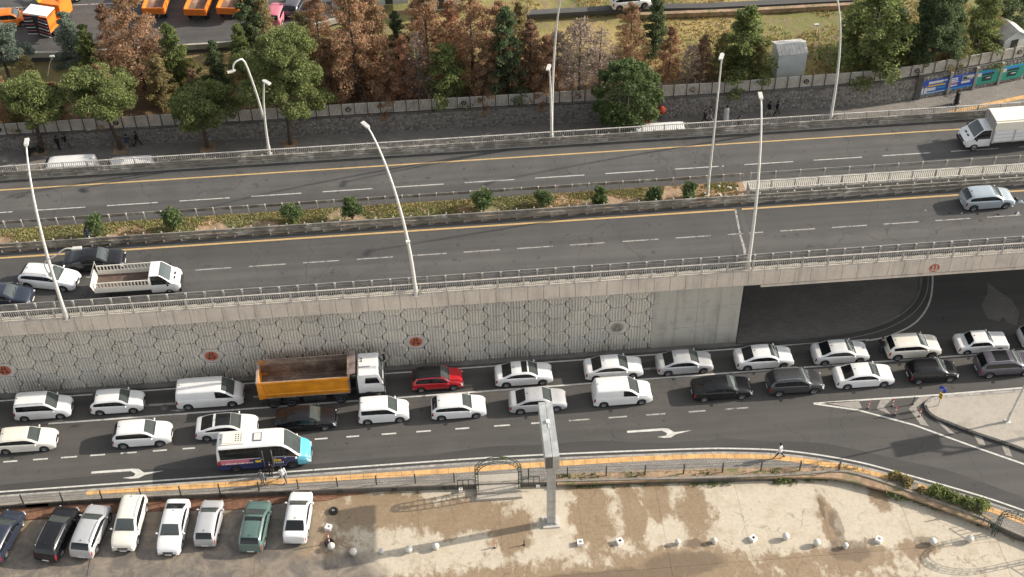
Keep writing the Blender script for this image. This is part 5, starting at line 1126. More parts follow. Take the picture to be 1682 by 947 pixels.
TREES = [
 ('cE', 100, 128, 196, .8, 'leaf_tan', 'low tan dead conifer between the two leftmost street pines'),
 ('cC', 270, 88, 168, 1.2, 'leaf_mixed', 'small mixed conifer below the big dead orange one'),
 ('cD', 320, 92, 150, .9, 'leaf_olive', 'olive young tree behind the third street pine'),
 ('cA', 545, 60, 150, 1.1, 'leaf_tan', 'tan dead conifer touching the right side of the tallest street pine'),
 ('cB', 620, -5, 130, 1.1, 'leaf_tan', 'tall thin tan conifer between two broad dead orange ones'),
 ('cE', 668, 60, 168, .7, 'leaf_rust', 'rusty low conifer left of the leafless grey tree'),
 ('cB', 745, 5, 120, 1.1, 'leaf_rust', 'rusty conifer behind the fresh green one in the middle'),
 ('cA', 800, 70, 165, .9, 'leaf_tan', 'low tan conifer at the foot of the narrow dark green one'),
 ('cB', 855, 10, 120, 1.0, 'leaf_mixed', 'thin yellowish conifer behind the dull brown one'),
 ('bB', 915, 50, 150, .8, 'twig', 'grey twiggy tree touching the double lamp post'),
 ('bA', 985, 45, 145, 1.2, 'twig', 'bare grey brown tree between the spreading one and the round dark tree'),
 ('cB', 1180, 60, 138, 1.0, 'leaf_olive', 'dull olive shrub-like conifer just left of the cone shaped tree'),
 ('cC', 1240, 70, 140, 1.1, 'leaf_olive', 'low olive conifer between the cone shaped tree and the metal shed'),
 ('cC', 1500, 60, 120, 1.3, 'leaf_green', 'green conifer filling the gap left of the wide dark pine'),
 ('cD', 1450, 5, 80, 1.2, 'leaf_dark', 'dark tree behind the broad green one at the upper right'),
 ('cA', 1570, 40, 118, 1.0, 'leaf_olive', 'olive conifer between the wide dark pine and the park lamp'),
 ('cD', 1620, 20, 78, 1.0, 'leaf_mixed', 'mixed green brown tree left of the small hut'),
 ('cB', 30, 150, 205, 1.3, 'leaf_olive', 'low olive conifer behind the fence at the left edge'),
 ('cE', 460, 45, 110, .8, 'leaf_tan', 'tan conifer behind the left half of the tallest street pine'),
  # kind, x, y top, y foot, width factor, leaf colour, label
 ('pA', 12, 28, 118, .95, 'leaf_blue', 'bushy blue green pine cut off by the left edge behind the stone wall'),
 ('cC', 124, 14, 98, 1.25, 'leaf_blue', 'dark bluish conifer right beside the orange works truck with the striped board'),
 ('cC', 152, 34, 108, 1.2, 'leaf_green', 'small olive green conifer touching the dark bluish one near the works truck'),
 ('cB', 188, 2, 100, 1.0, 'leaf_dead_dark', 'thin brownish conifer between the olive conifer and the big orange dead one'),
 ('cE', 236, -8, 140, 1.12, 'leaf_dead', 'big dead orange conifer, the broadest of the left group'),
 ('cC', 296, 38, 142, 1.1, 'leaf_green', 'narrow green conifer just right of the biggest dead orange one'),
 ('cC', 362, 62, 140, 1.0, 'leaf_dark', 'small dark green conifer below the parked orange tipper trucks'),
 ('cC', 418, -20, 88, 1.1, 'leaf_dark', 'dark green conifer right of the second parked orange tipper'),
 ('cC', 402, 35, 115, 1.0, 'leaf_green', 'small green conifer in front of the dark one near the orange tippers'),
 ('cA', 20, 118, 200, .9, 'leaf_dead', 'low rusty orange conifer at the left edge behind the street pine'),
 ('cB', 60, 85, 165, 1.2, 'leaf_mixed', 'mixed green and brown conifer behind the leftmost street pine'),
 ('cE', 180, 110, 205, .7, 'leaf_dead', 'dead orange young conifer behind the trunk of the second street pine'),
 ('cA', 330, 110, 190, .9, 'leaf_dead_dark', 'dull brown conifer behind the third street pine'),
 ('cB', 440, -15, 80, 1.0, 'leaf_mixed', 'brown and green conifer beside the red car in the back lot'),
 ('cE', 530, -8, 110, .8, 'leaf_dead', 'dead orange conifer right behind the tall street pine'),
 ('cF', 505, 20, 120, 1.0, 'leaf_mixed', 'slim half-dead conifer between the tall street pine and the dead orange ones'),
 ('cE', 590, -10, 160, .85, 'leaf_dead', 'tall dead orange conifer, first one right of the tall street pine'),
 ('cF', 588, -12, 120, 1.0, 'leaf_mixed', 'half-green top conifer merging with the tall dead orange one'),
 ('cA', 645, 85, 175, .95, 'leaf_dead', 'small rounded rust orange conifer close to the fence in the middle group'),
 ('cC', 656, 22, 118, .9, 'leaf_dark', 'slim dark green conifer between two tall dead orange ones'),
 ('bA', 690, 52, 168, .95, None, 'leafless grey conifer left of the green one near the fence'),
 ('cE', 704, -8, 112, .95, 'leaf_dead', 'tall faded orange and yellow conifer behind the leafless grey one'),
 ('cD', 738, 78, 172, 1.0, 'leaf_green', 'fresh green conifer close to the fence among the dead ones'),
 ('cE', 778, -12, 142, .9, 'leaf_dead', 'tall reddish dead conifer right of the fresh green one'),
 ('cC', 834, 20, 160, .9, 'leaf_dark', 'narrow dark green conifer standing among dead orange ones'),
 ('cE', 822, 10, 150, .75, 'leaf_dead', 'dead conifer hugging the narrow dark green one'),
 ('cB', 872, 40, 150, 1.1, 'leaf_dead_dark', 'dull brown thin conifer left of the tall lamp post'),
 ('cA', 898, 60, 160, .9, 'leaf_dead', 'orange brown conifer just left of the double lamp post'),
 ('bB', 952, 36, 152, 1.1, 'twig', 'grey leafless spreading conifer right of the double lamp post'),
 ('cE', 1034, 8, 100, .85, 'leaf_dead', 'dead rusty conifer above the round dark tree'),
 ('cC', 1074, -2, 88, 1.0, 'leaf_dark', 'slim green conifer beside the dead rusty one above the round tree'),
 ('cA', 1098, 45, 125, .9, 'leaf_dead', 'sparse pinkish dead conifer right of the round dark tree'),
 ('cB', 1150, 62, 142, 1.0, 'leaf_dead_dark', 'grey brown half-dead conifer left of the cone shaped green tree'),
 ('cC', 1216, 20, 132, 1.5, 'leaf_green', 'dark green cone shaped tree left of the metal shed'),
 ('bB', 1132, 75, 150, .8, 'twig', 'thin leafless shrub-like tree near the wall left of the metal shed'),
 ('cD', 1425, -12, 118, 1.35, 'leaf_green', 'broad green tree right of the tall curved lamp post'),
 ('pA', 1528, 2, 122, .85, 'leaf_dark', 'wide dark green pine above the blue banners'),
 ('cD', 1475, 78, 122, 1.0, 'leaf_olive', 'yellow green low tree behind the fence left of the banners'),
 ('cB', 1600, -10, 90, 1.5, 'leaf_green', 'thin grey green tree beside the small park lamp'),
 ('cD', 1652, -40, 50, 1.3, 'leaf_dark', 'dark tree behind the small shed at the top right corner'),
 ('cD', 1394, 30, 100, .9, 'leaf_green', 'loose green tree between the curved lamp post and the broad one'),
 ('cF', 690, -20, 60, 1.2, 'leaf_dead_dark', 'brown conifer at the top edge in front of the grey parked vehicles'),
 ('cD', 1560, 60, 125, .8, 'leaf_mixed', 'yellowish green conifer leaning on the fence at the banners'),
]
used = set()
for kd, x, yt, yb, wf, lm, lab in TREES:
    src = kinds[kd]; p = W(x, yb, 2.3); p.y = max(p.y, wy(p.x)+1.2); p.z = pz_(p.x, p.y)-.05
    h = max(2.5, (yb-yt)/13.6); s_ = h/base_h[kd]; pt = {base_m[kd]: lm} if lm and base_m[kd] and lm != base_m[kd] else None
    rz = random.uniform(0, 6.28)
    if kd not in used and not pt:
        t = src; used.add(kd); t.location = p; t.rotation_euler = (0, 0, rz); t['label'] = lab
    else: t = copy_tree(src, p, rz, lab, pt)
    ww = s_*.5+.5*wf*(.8+.2*s_); t.scale = (s_*wf, s_*wf, s_); t['group'] = GT
for k, o in kinds.items():
    if k not in used:
        for c in list(o.children_recursive): bpy.data.objects.remove(c)
        bpy.data.objects.remove(o)
# street pines in tree pits
GS = 'pines along the far pavement'
for seed, x, yb, h, R, lo, ln, lab in ((21, 69, 247, 8.0, 3.0, .62, (.5, 0), 'leftmost street pine with a bare slanting trunk on the far pavement'), (22, 199, 245, 8.4, 3.7, .62, (-1.0, .6), 'wide flat street pine whose trunk leans left above dark dressed people'),
                                 (23, 342, 242, 6.6, 3.3, .56, (-.2, 0), 'small street pine just left of the curved double lamp'), (24, 477, 237, 12.6, 3.9, .38, (.5, .6), 'tallest street pine with dense bright crown right of the double lamp')):
    p = W(x, yb, .15); t = pine(seed, h, R, 'leaf_pine', 'pine_tree', lo, 17 if h > 9 else 13, ln); t.location = p; t['label'] = lab; t['group'] = GS
    q = MB(); q.prism([(-.7, -.7), (.7, -.7), (.7, .7), (-.7, .7)], -.02, .05); q.build('tree_pit', 'soil', t)
t = roundtree(31, 8.2, 3.35, 'leaf_bush'); p = W(1028, 215, .15); t.location = p; t.scale = (1.12, 1.05, 1.0); t['label'] = 'round dense dark green tree on the far pavement'
# median bushes
bpx = [(160, 388, 1.0), (287, 379, .95), (482, 366, .95), (579, 360, 1.0), (793, 345, 1.0), (893, 341, .92), (985, 335, .72), (1075, 330, .68), (1131, 327, .78)]
blab = ['behind the black sedan', 'second from the left', 'left of the two close together near the curved lamp', 'just left of the tall curved lamp', 'large, right of the tall curved lamp', 'between two others in the middle of the right half', 'small, fourth from the right lamp mast', 'smallest, two left of the median mast', 'nearest to the median mast']
for i, (x, y, s_) in enumerate(bpx):
    r = random.Random(50+i); t = thing('bush', 'dark green bush on the median, '+blab[i], 'bush', W(x, y, D+.1), r.uniform(0, 6), 'bushes on the median'); q = MB(); cl = []; s_ *= 1.22
    for k in range(13):
        an = k*2.4; L = r.uniform(.1, .5)*s_; z = r.uniform(.35, 1.55)*s_; q.tube([(0, 0, 0), (math.cos(an)*L, math.sin(an)*L, z)], [.03, .01], 4, 0, False); rr = r.uniform(.28, .45)*s_; cl.append((math.cos(an)*L, math.sin(an)*L, z, rr, rr, rr, 150))
    q.build('stem', 'bark', t); V, n = leaves(cl, .11, 60+i); link('foliage', leafmesh('foliage', V, n, 'leaf_bush'), t)
# grass and weeds
def tufts(name, pts, hgt, m, seed, w=.03, lab=None, nb=3):
    r = np.random.RandomState(seed); P = np.repeat(np.array(pts), nb, 0); n = len(P); P = P+np.c_[r.normal(0, .05, (n, 2)), np.zeros(n)]; h = r.uniform(.5, 1.2, n)*hgt; a = r.uniform(0, 6.28, n); d = np.c_[np.cos(a), np.sin(a), np.zeros(n)]*w; tip = P+np.c_[r.normal(0, .35, (n, 2))*h[:, None], h]
    V = np.stack([P-d, P+d, tip], 1).reshape(-1, 3); me = bpy.data.meshes.new(name); me.vertices.add(3*n); me.vertices.foreach_set('co', V.astype(np.float32).ravel()); me.loops.add(3*n); me.loops.foreach_set('vertex_index', np.arange(3*n, dtype=np.int32)); me.polygons.add(n)
    me.polygons.foreach_set('loop_start', np.arange(0, 3*n, 3, dtype=np.int32)); me.polygons.foreach_set('loop_total', np.full(n, 3, dtype=np.int32)); me.materials.append(MAT[m]); me.update(); o = link(name, me); o['kind'] = 'stuff'; o['label'] = lab; o['category'] = 'grass'; return o
rr = random.Random(77)
def patchy(x, y, s, k): return math.sin(x*s+k)+math.sin(y*s*1.3+k*2)+math.sin((x+y)*s*.6+k*3)
pts = [(x, y, D+.1) for x, y in ((rr.uniform(-45, 25), rr.uniform(84.95, 87.35)) for _ in range(16000)) if patchy(x, y, 1.1, 1) > -.9+max(0, x)*.07]
pts2 = [(x, y, D+.1) for x, y in ((rr.uniform(-45, 25), rr.uniform(84.95, 87.35)) for _ in range(7000)) if patchy(x, y, .9, 6) > 0]
tufts('median_dry_grass', pts2, .14, 'grass_dry', 11, .04, 'dry straw coloured grass on the median')
tufts('median_grass', pts, .16, 'grass_green', 1, .04, 'short patchy green grass on the median')
pts = []
for _ in range(42000):
    x = rr.uniform(-52, 78); y = rr.uniform(wy(x)+1, 134)
    if (x > 16 or patchy(x, y, .5, 4) > .6) and not (x < 4 and y > 117) and patchy(x, y, .45, 2) > -.7: pts.append((x, y, pz_(x, y)-.02))
tufts('dry_grass', pts, .28, 'grass_dry', 2, .05, 'dry yellow grass covering the park beyond the fence')
pts = []
for _ in range(16000):
    x = rr.uniform(-50, 78); y = rr.uniform(wy(x)+1, 130)
    if patchy(x, y, .35, 9) > .9 and not (x < 4 and y > 117): pts.append((x, y, pz_(x, y)-.02))
tufts('green_grass', pts, .32, 'grass_green', 3, .05, 'patches of greener grass in the park')
def line_y(L_, x):
    for i in range(len(L_)-1):
        if L_[i][0] <= x <= L_[i+1][0]: t_ = (x-L_[i][0])/(L_[i+1][0]-L_[i][0]); return L_[i][1]*(1-t_)+L_[i+1][1]*t_
    return None
pts = []
for _ in range(9000):
    x = rr.uniform(7, 38); y = line_y(LOTE, x); 
    if y is None: continue
    if rr.random() < .45: continue
    k = rr.random(); dens = max(0, min(1, (x-5)/22)); pr = max(0, .45+.35*patchy(x, 0, 1.3, 2)+.25*math.sin(x*5.1))
    if k < .8: 
        if rr.random() < (.15+.6*dens)*pr: pts.append((x, y-abs(rr.gauss(0, .14))*(.6+dens), LOT))
    elif patchy(x, y, 2.3, 3)+rr.gauss(0, 1.0) > .9: pts.append((x, y+rr.uniform(.25, .75), .19))
tufts('wall_weeds', pts, .20, 'weed', 5, .035, 'green weeds growing along the foot of the low wall')
# planted shrubs in the triangle at the right of the strip
for (x0, y0, x1_, y1_, m, n_, lab, s_) in ((1465, 783, 1515, 806, 'leaf_mixed', 9, 'dry brown ground shrubs in the strip left of the green hedge', .75), (1528, 806, 1618, 838, 'leaf_green', 16, 'low green hedge in the planting strip beside the tactile paving', 1.0)):
    r = random.Random(int(x0)); a = W(x0, y0, .19); c = W(x1_, y1_, .19); t = thing('hedge', lab, 'hedge', ((a.x+c.x)/2, (a.y+c.y)/2, .19)); cl = []; q = MB()
    for k in range(n_):
        f = (k+.5)/n_; p = a.lerp(c, f)-Vector(t.location); ox, oy = r.uniform(-.25, .25), r.uniform(-.35, .35); rr_ = r.uniform(.28, .48)*s_; cl.append((p.x+ox, p.y+oy, rr_*.8, rr_*1.2, rr_*1.2, rr_, 170)); q.tube([(p.x+ox, p.y+oy, -.05), (p.x+ox, p.y+oy, rr_)], .02, 4, 0, False)
    q.build('stem', 'bark', t); V, n = leaves(cl, .10, int(x1_)); link('foliage', leafmesh('foliage', V, n, m), t)
for i, (x, y) in enumerate(((1285, 790), (1340, 785), (1410, 784), (1460, 812), (1475, 818))):
    p = W(x, y, LOT); t = thing('weed_clump', 'green weed clump at the foot of the low wall, '+('left of the fence end', 'below the walking person', 'at the bend of the wall', 'upper one right of the bend', 'lower one right of the bend')[i], 'plant', p, 0, 'weed clumps at the low wall')
    V, n = leaves([(0, 0, .2, .5, .3, .25, 200), (.4, -.1, .15, .3, .2, .2, 90)], .09, 90+i); link('foliage', leafmesh('foliage', V, n, 'weed'), t)
# rocks on the median end and park junk
for i in range(9):
    r = random.Random(200+i); x = r.uniform(23.2, 25.3); y = r.uniform(85.2, 87.2); q = MB(); s_ = r.uniform(.12, .28); pts_ = [(s_*r.uniform(.6, 1)*math.cos(a), s_*r.uniform(.6, 1)*math.sin(a)) for a in (0, 1.2, 2.4, 3.6, 4.9)]
    q.add([(a, b_, 0) for a, b_ in pts_]+[(a*.6, b_*.6, s_*.8) for a, b_ in pts_], [tuple(range(5, 10))]+[(k, (k+1) % 5, (k+1) % 5+5, k+5) for k in range(5)]); tag(q.build('stone', 'concrete', None, (x, y, D+.09)), 'pale loose stone lying at the end of the median', 'stone', 'loose stones at the end of the median')
# ================================================================ LAMPS
def lamp_mb_path(base, head, h, bend=2.2, n=14, r0=.15, r1=.065):
    b_ = Vector(base); o = Vector(head)-b_; pts = []; rs_ = []
    for k in range(n+1):
        u = k/n; pts.append((o.x*u**bend, o.y*u**bend, h*(1-(1-u)**1.25) if bend > 1.5 else h*u)); rs_.append(r0+(r1-r0)*u)
    return pts, rs_
def lamp_head(t, p, d, k=1.0):
    d = Vector((d[0], d[1], 0)).normalized(); an = math.atan2(d.y, d.x); q = MB()
    q.box((.25*k, 0, .02), (.75*k, .30*k, .14*k)); q.box((-.15*k, 0, .0), (.2*k, .18*k, .12*k)); o = q.build('lamp_head', 'lamp_pole', t, p, an); q = MB(); q.box((.30*k, 0, -.06*k), (.5*k, .22*k, .05)); q.build('lamp_lens', 'lamp_lens', o)
def lamp_post(label, base, z, arms, h, r0=.15, extra=None):
    B = W(base[0], base[1], z); t = thing('street_lamp', label, 'street lamp', B, 0, 'street lamps')
    q = MB(); q.prism([(-.22, -.22), (.22, -.22), (.22, .22), (-.22, .22)], 0, .04); q.lathe([(r0*1.25, 0), (r0*1.25, .9), (r0, 1.0)], n=10); q.build('base_plate', 'lamp_pole', t)
    for i, (hp, hh, bend, hd) in enumerate(arms):
        hw_ = W(hp[0], hp[1], z+hh) if not isinstance(hp, Vector) else hp; o = hw_-B; pts = []; rs_ = []
        for k in range(17):
            u = k/16; zz = hh*(1-(1-u)**bend[1]); pts.append((o.x*u**bend[0], o.y*u**bend[0], zz)); rs_.append(r0+(.06-r0)*u)
        q = MB(); q.tube(pts, rs_, 10); q.build('pole' if i == 0 else 'arm', 'lamp_pole', t); d = Vector(pts[-1])-Vector(pts[-2]); 
        if abs(d.x)+abs(d.y) < .02: d = Vector((0, 1, 0))
        lamp_head(t, Vector(pts[-1])-Vector((0, 0, .02)), d, 1.0)
    return t
L1 = lamp_post('tall curved street lamp at the left end of the motorway wall', (110, 523), D+.12, [((43, 236), 13.6, (2.4, 1.25), 1)], 13.6)
hp = W(122, 410, D+7.0); B = L1.location; q = MB(); o = hp-B; s0 = Vector((o.x*.0+(-0.25), .25, 4.2)); pts = [s0, s0+Vector((-.1, 0, 1.4)), Vector((o.x*.35, o.y*.3, 6.5)), Vector((o.x*.7, o.y*.7, 7.05)), Vector((o.x, o.y, 7.0))]; pts = [(max(-.25, 0)*0+p_[0], p_[1], p_[2]) for p_ in pts]
q.tube(smooth([tuple(p_) for p_ in pts], 4), .05, 8); q.build('side_arm', 'lamp_pole', L1); lamp_head(L1, Vector(pts[-1]), (o.x, o.y), .9)
L2 = lamp_post('tall street lamp bending strongly to the left above the middle of the motorway', (683, 484), D+.12, [((603, 207), 13.6, (2.0, 1.3), 1)], 13.6)
q = MB(); q.box((-.22, -.05, 5.6), (.30, .18, .2)); q.build('small_camera', 'white_plastic', L2)
lamp_post('straight looking tall street lamp where the wall meets the bridge opening', (1228, 441), D+.12, [((1250, 160), 13.9, (2.6, 1.25), 1)], 13.9)
def arch_arm(t, B, z, hp, hh, top):
    o = W(hp[0], hp[1], z+hh)-B; pts = smooth([(0, 0, 4.0), (o.x*.12, o.y*.1, 6.5), (o.x*.40, o.y*.4, top-.35), (o.x*.72, o.y*.7, top), (o.x*.93, o.y*.93, top-.25), (o.x, o.y, hh)], 4); q = MB(); q.tube(pts, [.10-.04*k/len(pts) for k in range(len(pts))], 8); q.build('arm', 'lamp_pole', t); lamp_head(t, (o.x, o.y, hh), (o.x, o.y), .8)
t = lamp_post('double street lamp with one hooked arm and one short arm near the tallest pine', (443, 253), D+.12, [((435, 133), 8.2, (2.0, 1.2), 1)], 8, .12); arch_arm(t, t.location, D+.12, (383, 116), 9.4, 10.2)
lamp_post('double street lamp with a tall arm leaving the picture near the leafless tree', (906, 233), D+.12, [((924, -14), 16.5, (2.2, 1.2), 1), ((902, 108), 8.8, (1.6, 1.1), 1)], 16, .13)
lamp_post('tall curved street lamp leaving the top edge near the metal shed', (1363, 201), D+.12, [((1370, -14), 14.2, (2.4, 1.2), 1)], 14, .13)
t = lamp_post('thin straight mast lamp standing at the end of the planted median', (1162, 319), D+.10, [((1186, 90), 14.1, (1.3, 1.0), 1)], 14, .11)
lamp_post('lamp mast on the traffic island cut off by the right edge', (1655, 692), .14, [((1720, 560), 9.5, (1.2, 1.0), 1)], 9.5, .09)
for i, (bx, by, hx, hy, hh, lab) in enumerate(((1593, 92, 1605, 36, 4.2, 'small park lamp right of the wide dark pine'), (1347, 70, 1343, 40, 2.6, 'small curved post right of the metal shed'), (78, 125, 87, 92, 3.0, 'small pale park lamp behind the leftmost street pine'), (410, 115, 408, 84, 2.6, 'small pale park lamp left of the tallest pine'))):
    B = W(bx, by, 2.4); t = thing('park_lamp', lab, 'park lamp', B, 0, 'small park lamps'); q = MB(); o = W(hx, hy, 2.4+hh)-B; q.tube([(0, 0, 0), (o.x*.5, o.y*.5, hh*.6), (o.x, o.y, hh)], .05, 6); q.build('pole', 'rail_white', t); q = MB(); q.box((o.x-.1, o.y, hh), (.45, .25, .12)); q.build('lamp_head', 'lamp_pole', t)
# ================================================================ GANTRY, FENCES, ARCHES, LOT FURNITURE
G0 = W(905, 858, LOT); t = thing('camera_gantry', 'grey steel mast with a long box beam reaching towards the street', 'gantry', G0)
q = MB(); q.prism([(-.62, -.52), (.62, -.52), (.62, .52), (-.62, .52)], 0, .14); q.build('concrete_foot', 'panel_smooth', t); q = MB(); q.prism([(-.42, -.36), (.42, -.36), (.42, .36), (-.42, .36)], .14, .19)
for a in (-.36, .36):
    for c in (-.3, .3): q.lathe([(.04, .19), (.04, .30), (.001, .30)], (a, c, 0), 'Z', 6)
q.build('base_plate', 'galvanised', t); q = MB(); q.bb(-.30, .30, -.24, .24, .19, 6.7); q.bb(-.02, .34, -.27, -.23, .19, 6.7) if False else None; q.bb(.18, .30, -.28, -.24, .19, 6.68); q.build('mast', 'galvanised', t)
q = MB(); q.bb(-.46, .02, -.42, 4.65, 6.72, 8.15); q.bb(.05, .52, -.42, 4.65, 6.72, 8.15); q.bb(-.30, .36, -.2, 4.5, 6.9, 8.1); q.build('box_beam', 'galvanised', t); q = MB(); q.bb(-.46, .02, -.44, -.425, 6.9, 8.1); q.build('end_panel', 'rim_dark', t)
q = MB(); q.bb(-.10, .14, 2.6, 2.9, 8.15, 8.28); q.bb(0, .04, 2.2, 2.6, 8.15, 8.2); q.build('small_box', 'white_plastic', t)
# sign outside the frame whose shadow falls on the street
t = thing('overhead_sign', 'large direction sign just outside the right edge, seen by its shadow on the street', 'sign', (54.0, 62.85, 0)); 
e_ = math.tan(SUN_EL); 
def sunpt(x, y, h): p = W(x, y, 0); k = h/e_; return Vector((p.x+k*math.cos(SUN_AZ), p.y+k*math.sin(SUN_AZ), h))
sa = W(1505, 769); sb_ = W(1628, 741); dd = (sb_-sa).normalized(); bp_ = sa+dd*((54.0-sa.x)/dd.x); t.location = (54.0, bp_.y, 0)
q = MB(); q.tube([(0, 0, 0), (0, 0, 8.6)], [.19, .15], 10); q.build('pole', 'galvanised', t); c1, c2 = sunpt(1543, 722, 7.6), sunpt(1543, 722, 7.6)
pc = sunpt(1508, 731, 7.6); rel = pc-t.location; q = MB(); q.bar((0, 0, 7.4), (rel.x, rel.y, 7.4), .12); q.bar((0, 0, 8.2), (rel.x, rel.y, 8.2), .12); q.build('arm', 'galvanised', t)
q = MB(); q.box((rel.x+.1, rel.y, 7.7), (.12, 1.5, 1.9)); q.build('sign_panel', 'sign_blue', t)
# near fence
fl = smooth([(-32.5, 65.05, 0), (-14.4, 64.55, 0), (-6.2, 64.35, 0), (.2, 64.0, 0)], 8); fr = smooth([(5.2, 63.95, 0), (9, 63.75, 0), (17.2, 63.25, 0), (23.2, 62.95, 0), (28.5, 62.45, 0), (30.6, 61.9, 0)], 8); fq = smooth([(36.9, 58.0, 0), (39.0, 56.6, 0)], 3)
for ln, lab in ((fl, 'dark thin wire fence along the pavement left of the arch'), (fr, 'dark thin wire fence along the pavement right of the arch'), (fq, 'short remnant of wire fence beside the right arch')):
    t = thing('wire_fence', lab, 'fence', (ln[0][0], ln[0][1], .15)); o0 = Vector((ln[0][0], ln[0][1], 0)); q0 = MB(); q0.bb(-.045, .045, -.045, .045, -.1, 1.15); me = q0.mesh('post', ['dark_metal']); d = 0; nxt = 0; w = MB(); prev = None
    for i in range(len(ln)-1):
        a, c = Vector(ln[i]), Vector(ln[i+1]); L = (c-a).length
        while nxt <= d+L: p = a.lerp(c, (nxt-d)/L)-o0; link('post', me, t, p); prev = p; nxt += 2.92
        d += L
        for z in (.35, .75, 1.1): w.bar(a-o0+Vector((0, 0, z)), c-o0+Vector((0, 0, z)), .012)
    w.build('wires', 'dark_metal', t)
def hoop(label, c, half, ht, dep, ang=0.0):
    t = thing('garden_arch', label, 'arch', c, ang, 'arches over the lot entrances'); 
    for y in (-dep/2, dep/2):
        for dr in (0, .22):
            q = MB(); pts = [(-half+dr, y, 0)]+[(-(half-dr)*math.cos(PI*k/16), y, ht-half*.78+((half-dr)*.78)*math.sin(PI*k/16)) for k in range(17)]+[(half-dr, y, 0)]; q.tube(pts, .030, 6); q.build('hoop', 'green_metal', t)
    q = MB()
    for k in range(17):
        a = PI*k/16; 
        for d0, d1 in (((-dep/2, 0), (dep/2, 0)), ((-dep/2, 0), (-dep/2, .22)), ((dep/2, 0), (dep/2, .22))):
            P = lambda d_: (-(half-d_[1])*math.cos(a), d_[0], ht-half*.78+((half-d_[1])*.78)*math.sin(a)); q.bar(P(d0), P(d1), .028)
    for k in range(5):
        z = .25+k*.42
        for sg in (-1, 1): q.bar((sg*half, -dep/2, z), (sg*half, dep/2, z), .028); q.bar((sg*half, -dep/2, z), (sg*(half-.22), -dep/2, z), .03); q.bar((sg*half, dep/2, z), (sg*(half-.22), dep/2, z), .03)
    q.build('rungs', 'green_metal', t)
    q = MB(); r = random.Random(5); cl = [(r.uniform(-.6, .6), r.uniform(-.2, .2), ht-.05, .2, .12, .08, 26) for _ in range(5)]; V, n = leaves(cl, .05, 8); link('creeper', leafmesh('creeper', V, n, 'weed'), t)
    for sg in (-1, 1):
        q = MB(); q.bb(sg*(half+.1)-.0, sg*(half+1.35), -.02, .02, 1.05, 1.1) if sg > 0 else q.bb(-(half+1.35), -(half+.1), -.02, .02, 1.05, 1.1)
        for k in range(4): x = sg*(half+.1+k*.41); q.bb(x-.025, x+.025, -.025, .025, 0, 1.1)
        q.build('side_fence', 'green_metal', t)
    return t
hoop('green metal garden arch over the lot entrance in the middle', W(819, 800, .15), 1.72, 3.35, .45, -.03)
a_ = W(1633, 876, LOT+.1); hoop('green metal garden arch cut off by the right edge', (a_.x+1.1, a_.y-1.2, LOT), 1.72, 3.35, .45, -.85)
b = MB(); b.prism([(1.25, 64.6), (4.5, 64.5), (4.5, 62.9), (1.25, 62.95)], -.2, .156); o = b.build('entrance_ramp', 'island_concrete'); struct(o)
b = MB(); b.prism([(1.25, 62.95), (4.5, 62.9), (4.6, 62.45), (1.1, 62.5)], -.38, -.07); struct(b.build('entrance_step', 'island_concrete'))
def ball(x, y, lab, r=.26):
    t = thing('ball_bollard', lab, 'bollard', W(x, y, LOT), random.uniform(0, 6), 'concrete ball bollards in the lot')
    q = MB(); q.lathe([(.001, 0), (.17, 0), (.15, .08), (.10, .10)], n=12); q.build('foot', 'concrete', t); q = MB(); q.lathe([(max(.001, r*math.sin(PI*k/10)), .08+r-r*math.cos(PI*k/10)) for k in range(11)], n=16); q.build('ball', 'ball_concrete', t)
lb = ['leftmost, beside the red pole with the tyre foot', 'second from the left at the shadow edge', 'third from the left beside a small dark stain', 'fourth from the left on the mast shadow', 'fifth from the left, touching the mast shadow', 'right of the brown wet patch, lying dull', 'small dull one right of the box', 'at the dry slab left of the long crack', 'just right of the slab joint', 'with a small dent left of the wet stain', 'second from the right in the lot', 'rightmost, inside the arch shadow']
for (x, y), l in zip(((545, 901), (581, 910), (627, 908), (672, 906), (716, 901), (1113, 893), (1173, 891), (1290, 885), (1341, 895), (1388, 899), (1531, 893), (1592, 889)), lb): ball(x, y, 'white concrete ball bollard, '+l, .27 if 'small' not in l and 'dull' not in l else .21)
for i, (x, y, lab) in enumerate(((953, 893, 'broken white plastic block left of the brown wet patch'), (1018, 891, 'white hollow block with a dark hole in the brown wet patch'), (1237, 886, 'white hollow block at the slab joint'), (1443, 888, 'white broken block right of the long wet stain'), (540, 868, 'pale square block beside the right end of the parked row'), (757, 806, 'white stone left of the arch foot'), (883, 798, 'white stone right of the arch foot'))):
    t = thing('block', lab, 'block', W(x, y, LOT), .3*i, 'loose blocks in the lot'); s_ = .22 if i < 5 else .14; q = MB(); q.bb(-s_, s_, -s_, -s_*.5, 0, .3); q.bb(-s_, s_, s_*.5, s_, 0, .3); q.bb(-s_, -s_*.5, -s_*.5, s_*.5, 0, .3); q.bb(s_*.5, s_, -s_*.5, s_*.5, 0, .3); q.build('block_body', 'white_plastic', t); q = MB(); q.bb(-s_*.5, s_*.5, -s_*.5, s_*.5, 0, .18); q.build('block_hole', 'trim' if i in (1, 2) else 'ball_concrete', t)
def rod(x, y, z, h, lab, red=True, tyre=False, g='plastic marker posts'):
    t = thing('marker_post', lab, 'post', W(x, y, z), 0, g); q = MB(); q.lathe([(.10, 0), (.10, .04), (.05, .06)], n=10); q.build('foot', 'trim', t)
    q = MB(); n = 5
    for k in range(n): q.lathe([(.045, h*k/n), (.045, h*(k+1)/n)], n=8, mi=k % 2)
    q.lathe([(.045, h), (.001, h+.02)], n=8, mi=0); q.build('stripes', ['red_plastic', 'white_plastic'] if red else ['dark_metal', 'dark_metal'], t)
    if tyre: q = MB(); q.lathe([(.18, 0), (.33, 0), (.36, .1), (.33, .2), (.18, .2), (.16, .1), (.18, 0)], n=18); q.build('tyre_foot', 'tyre', t)
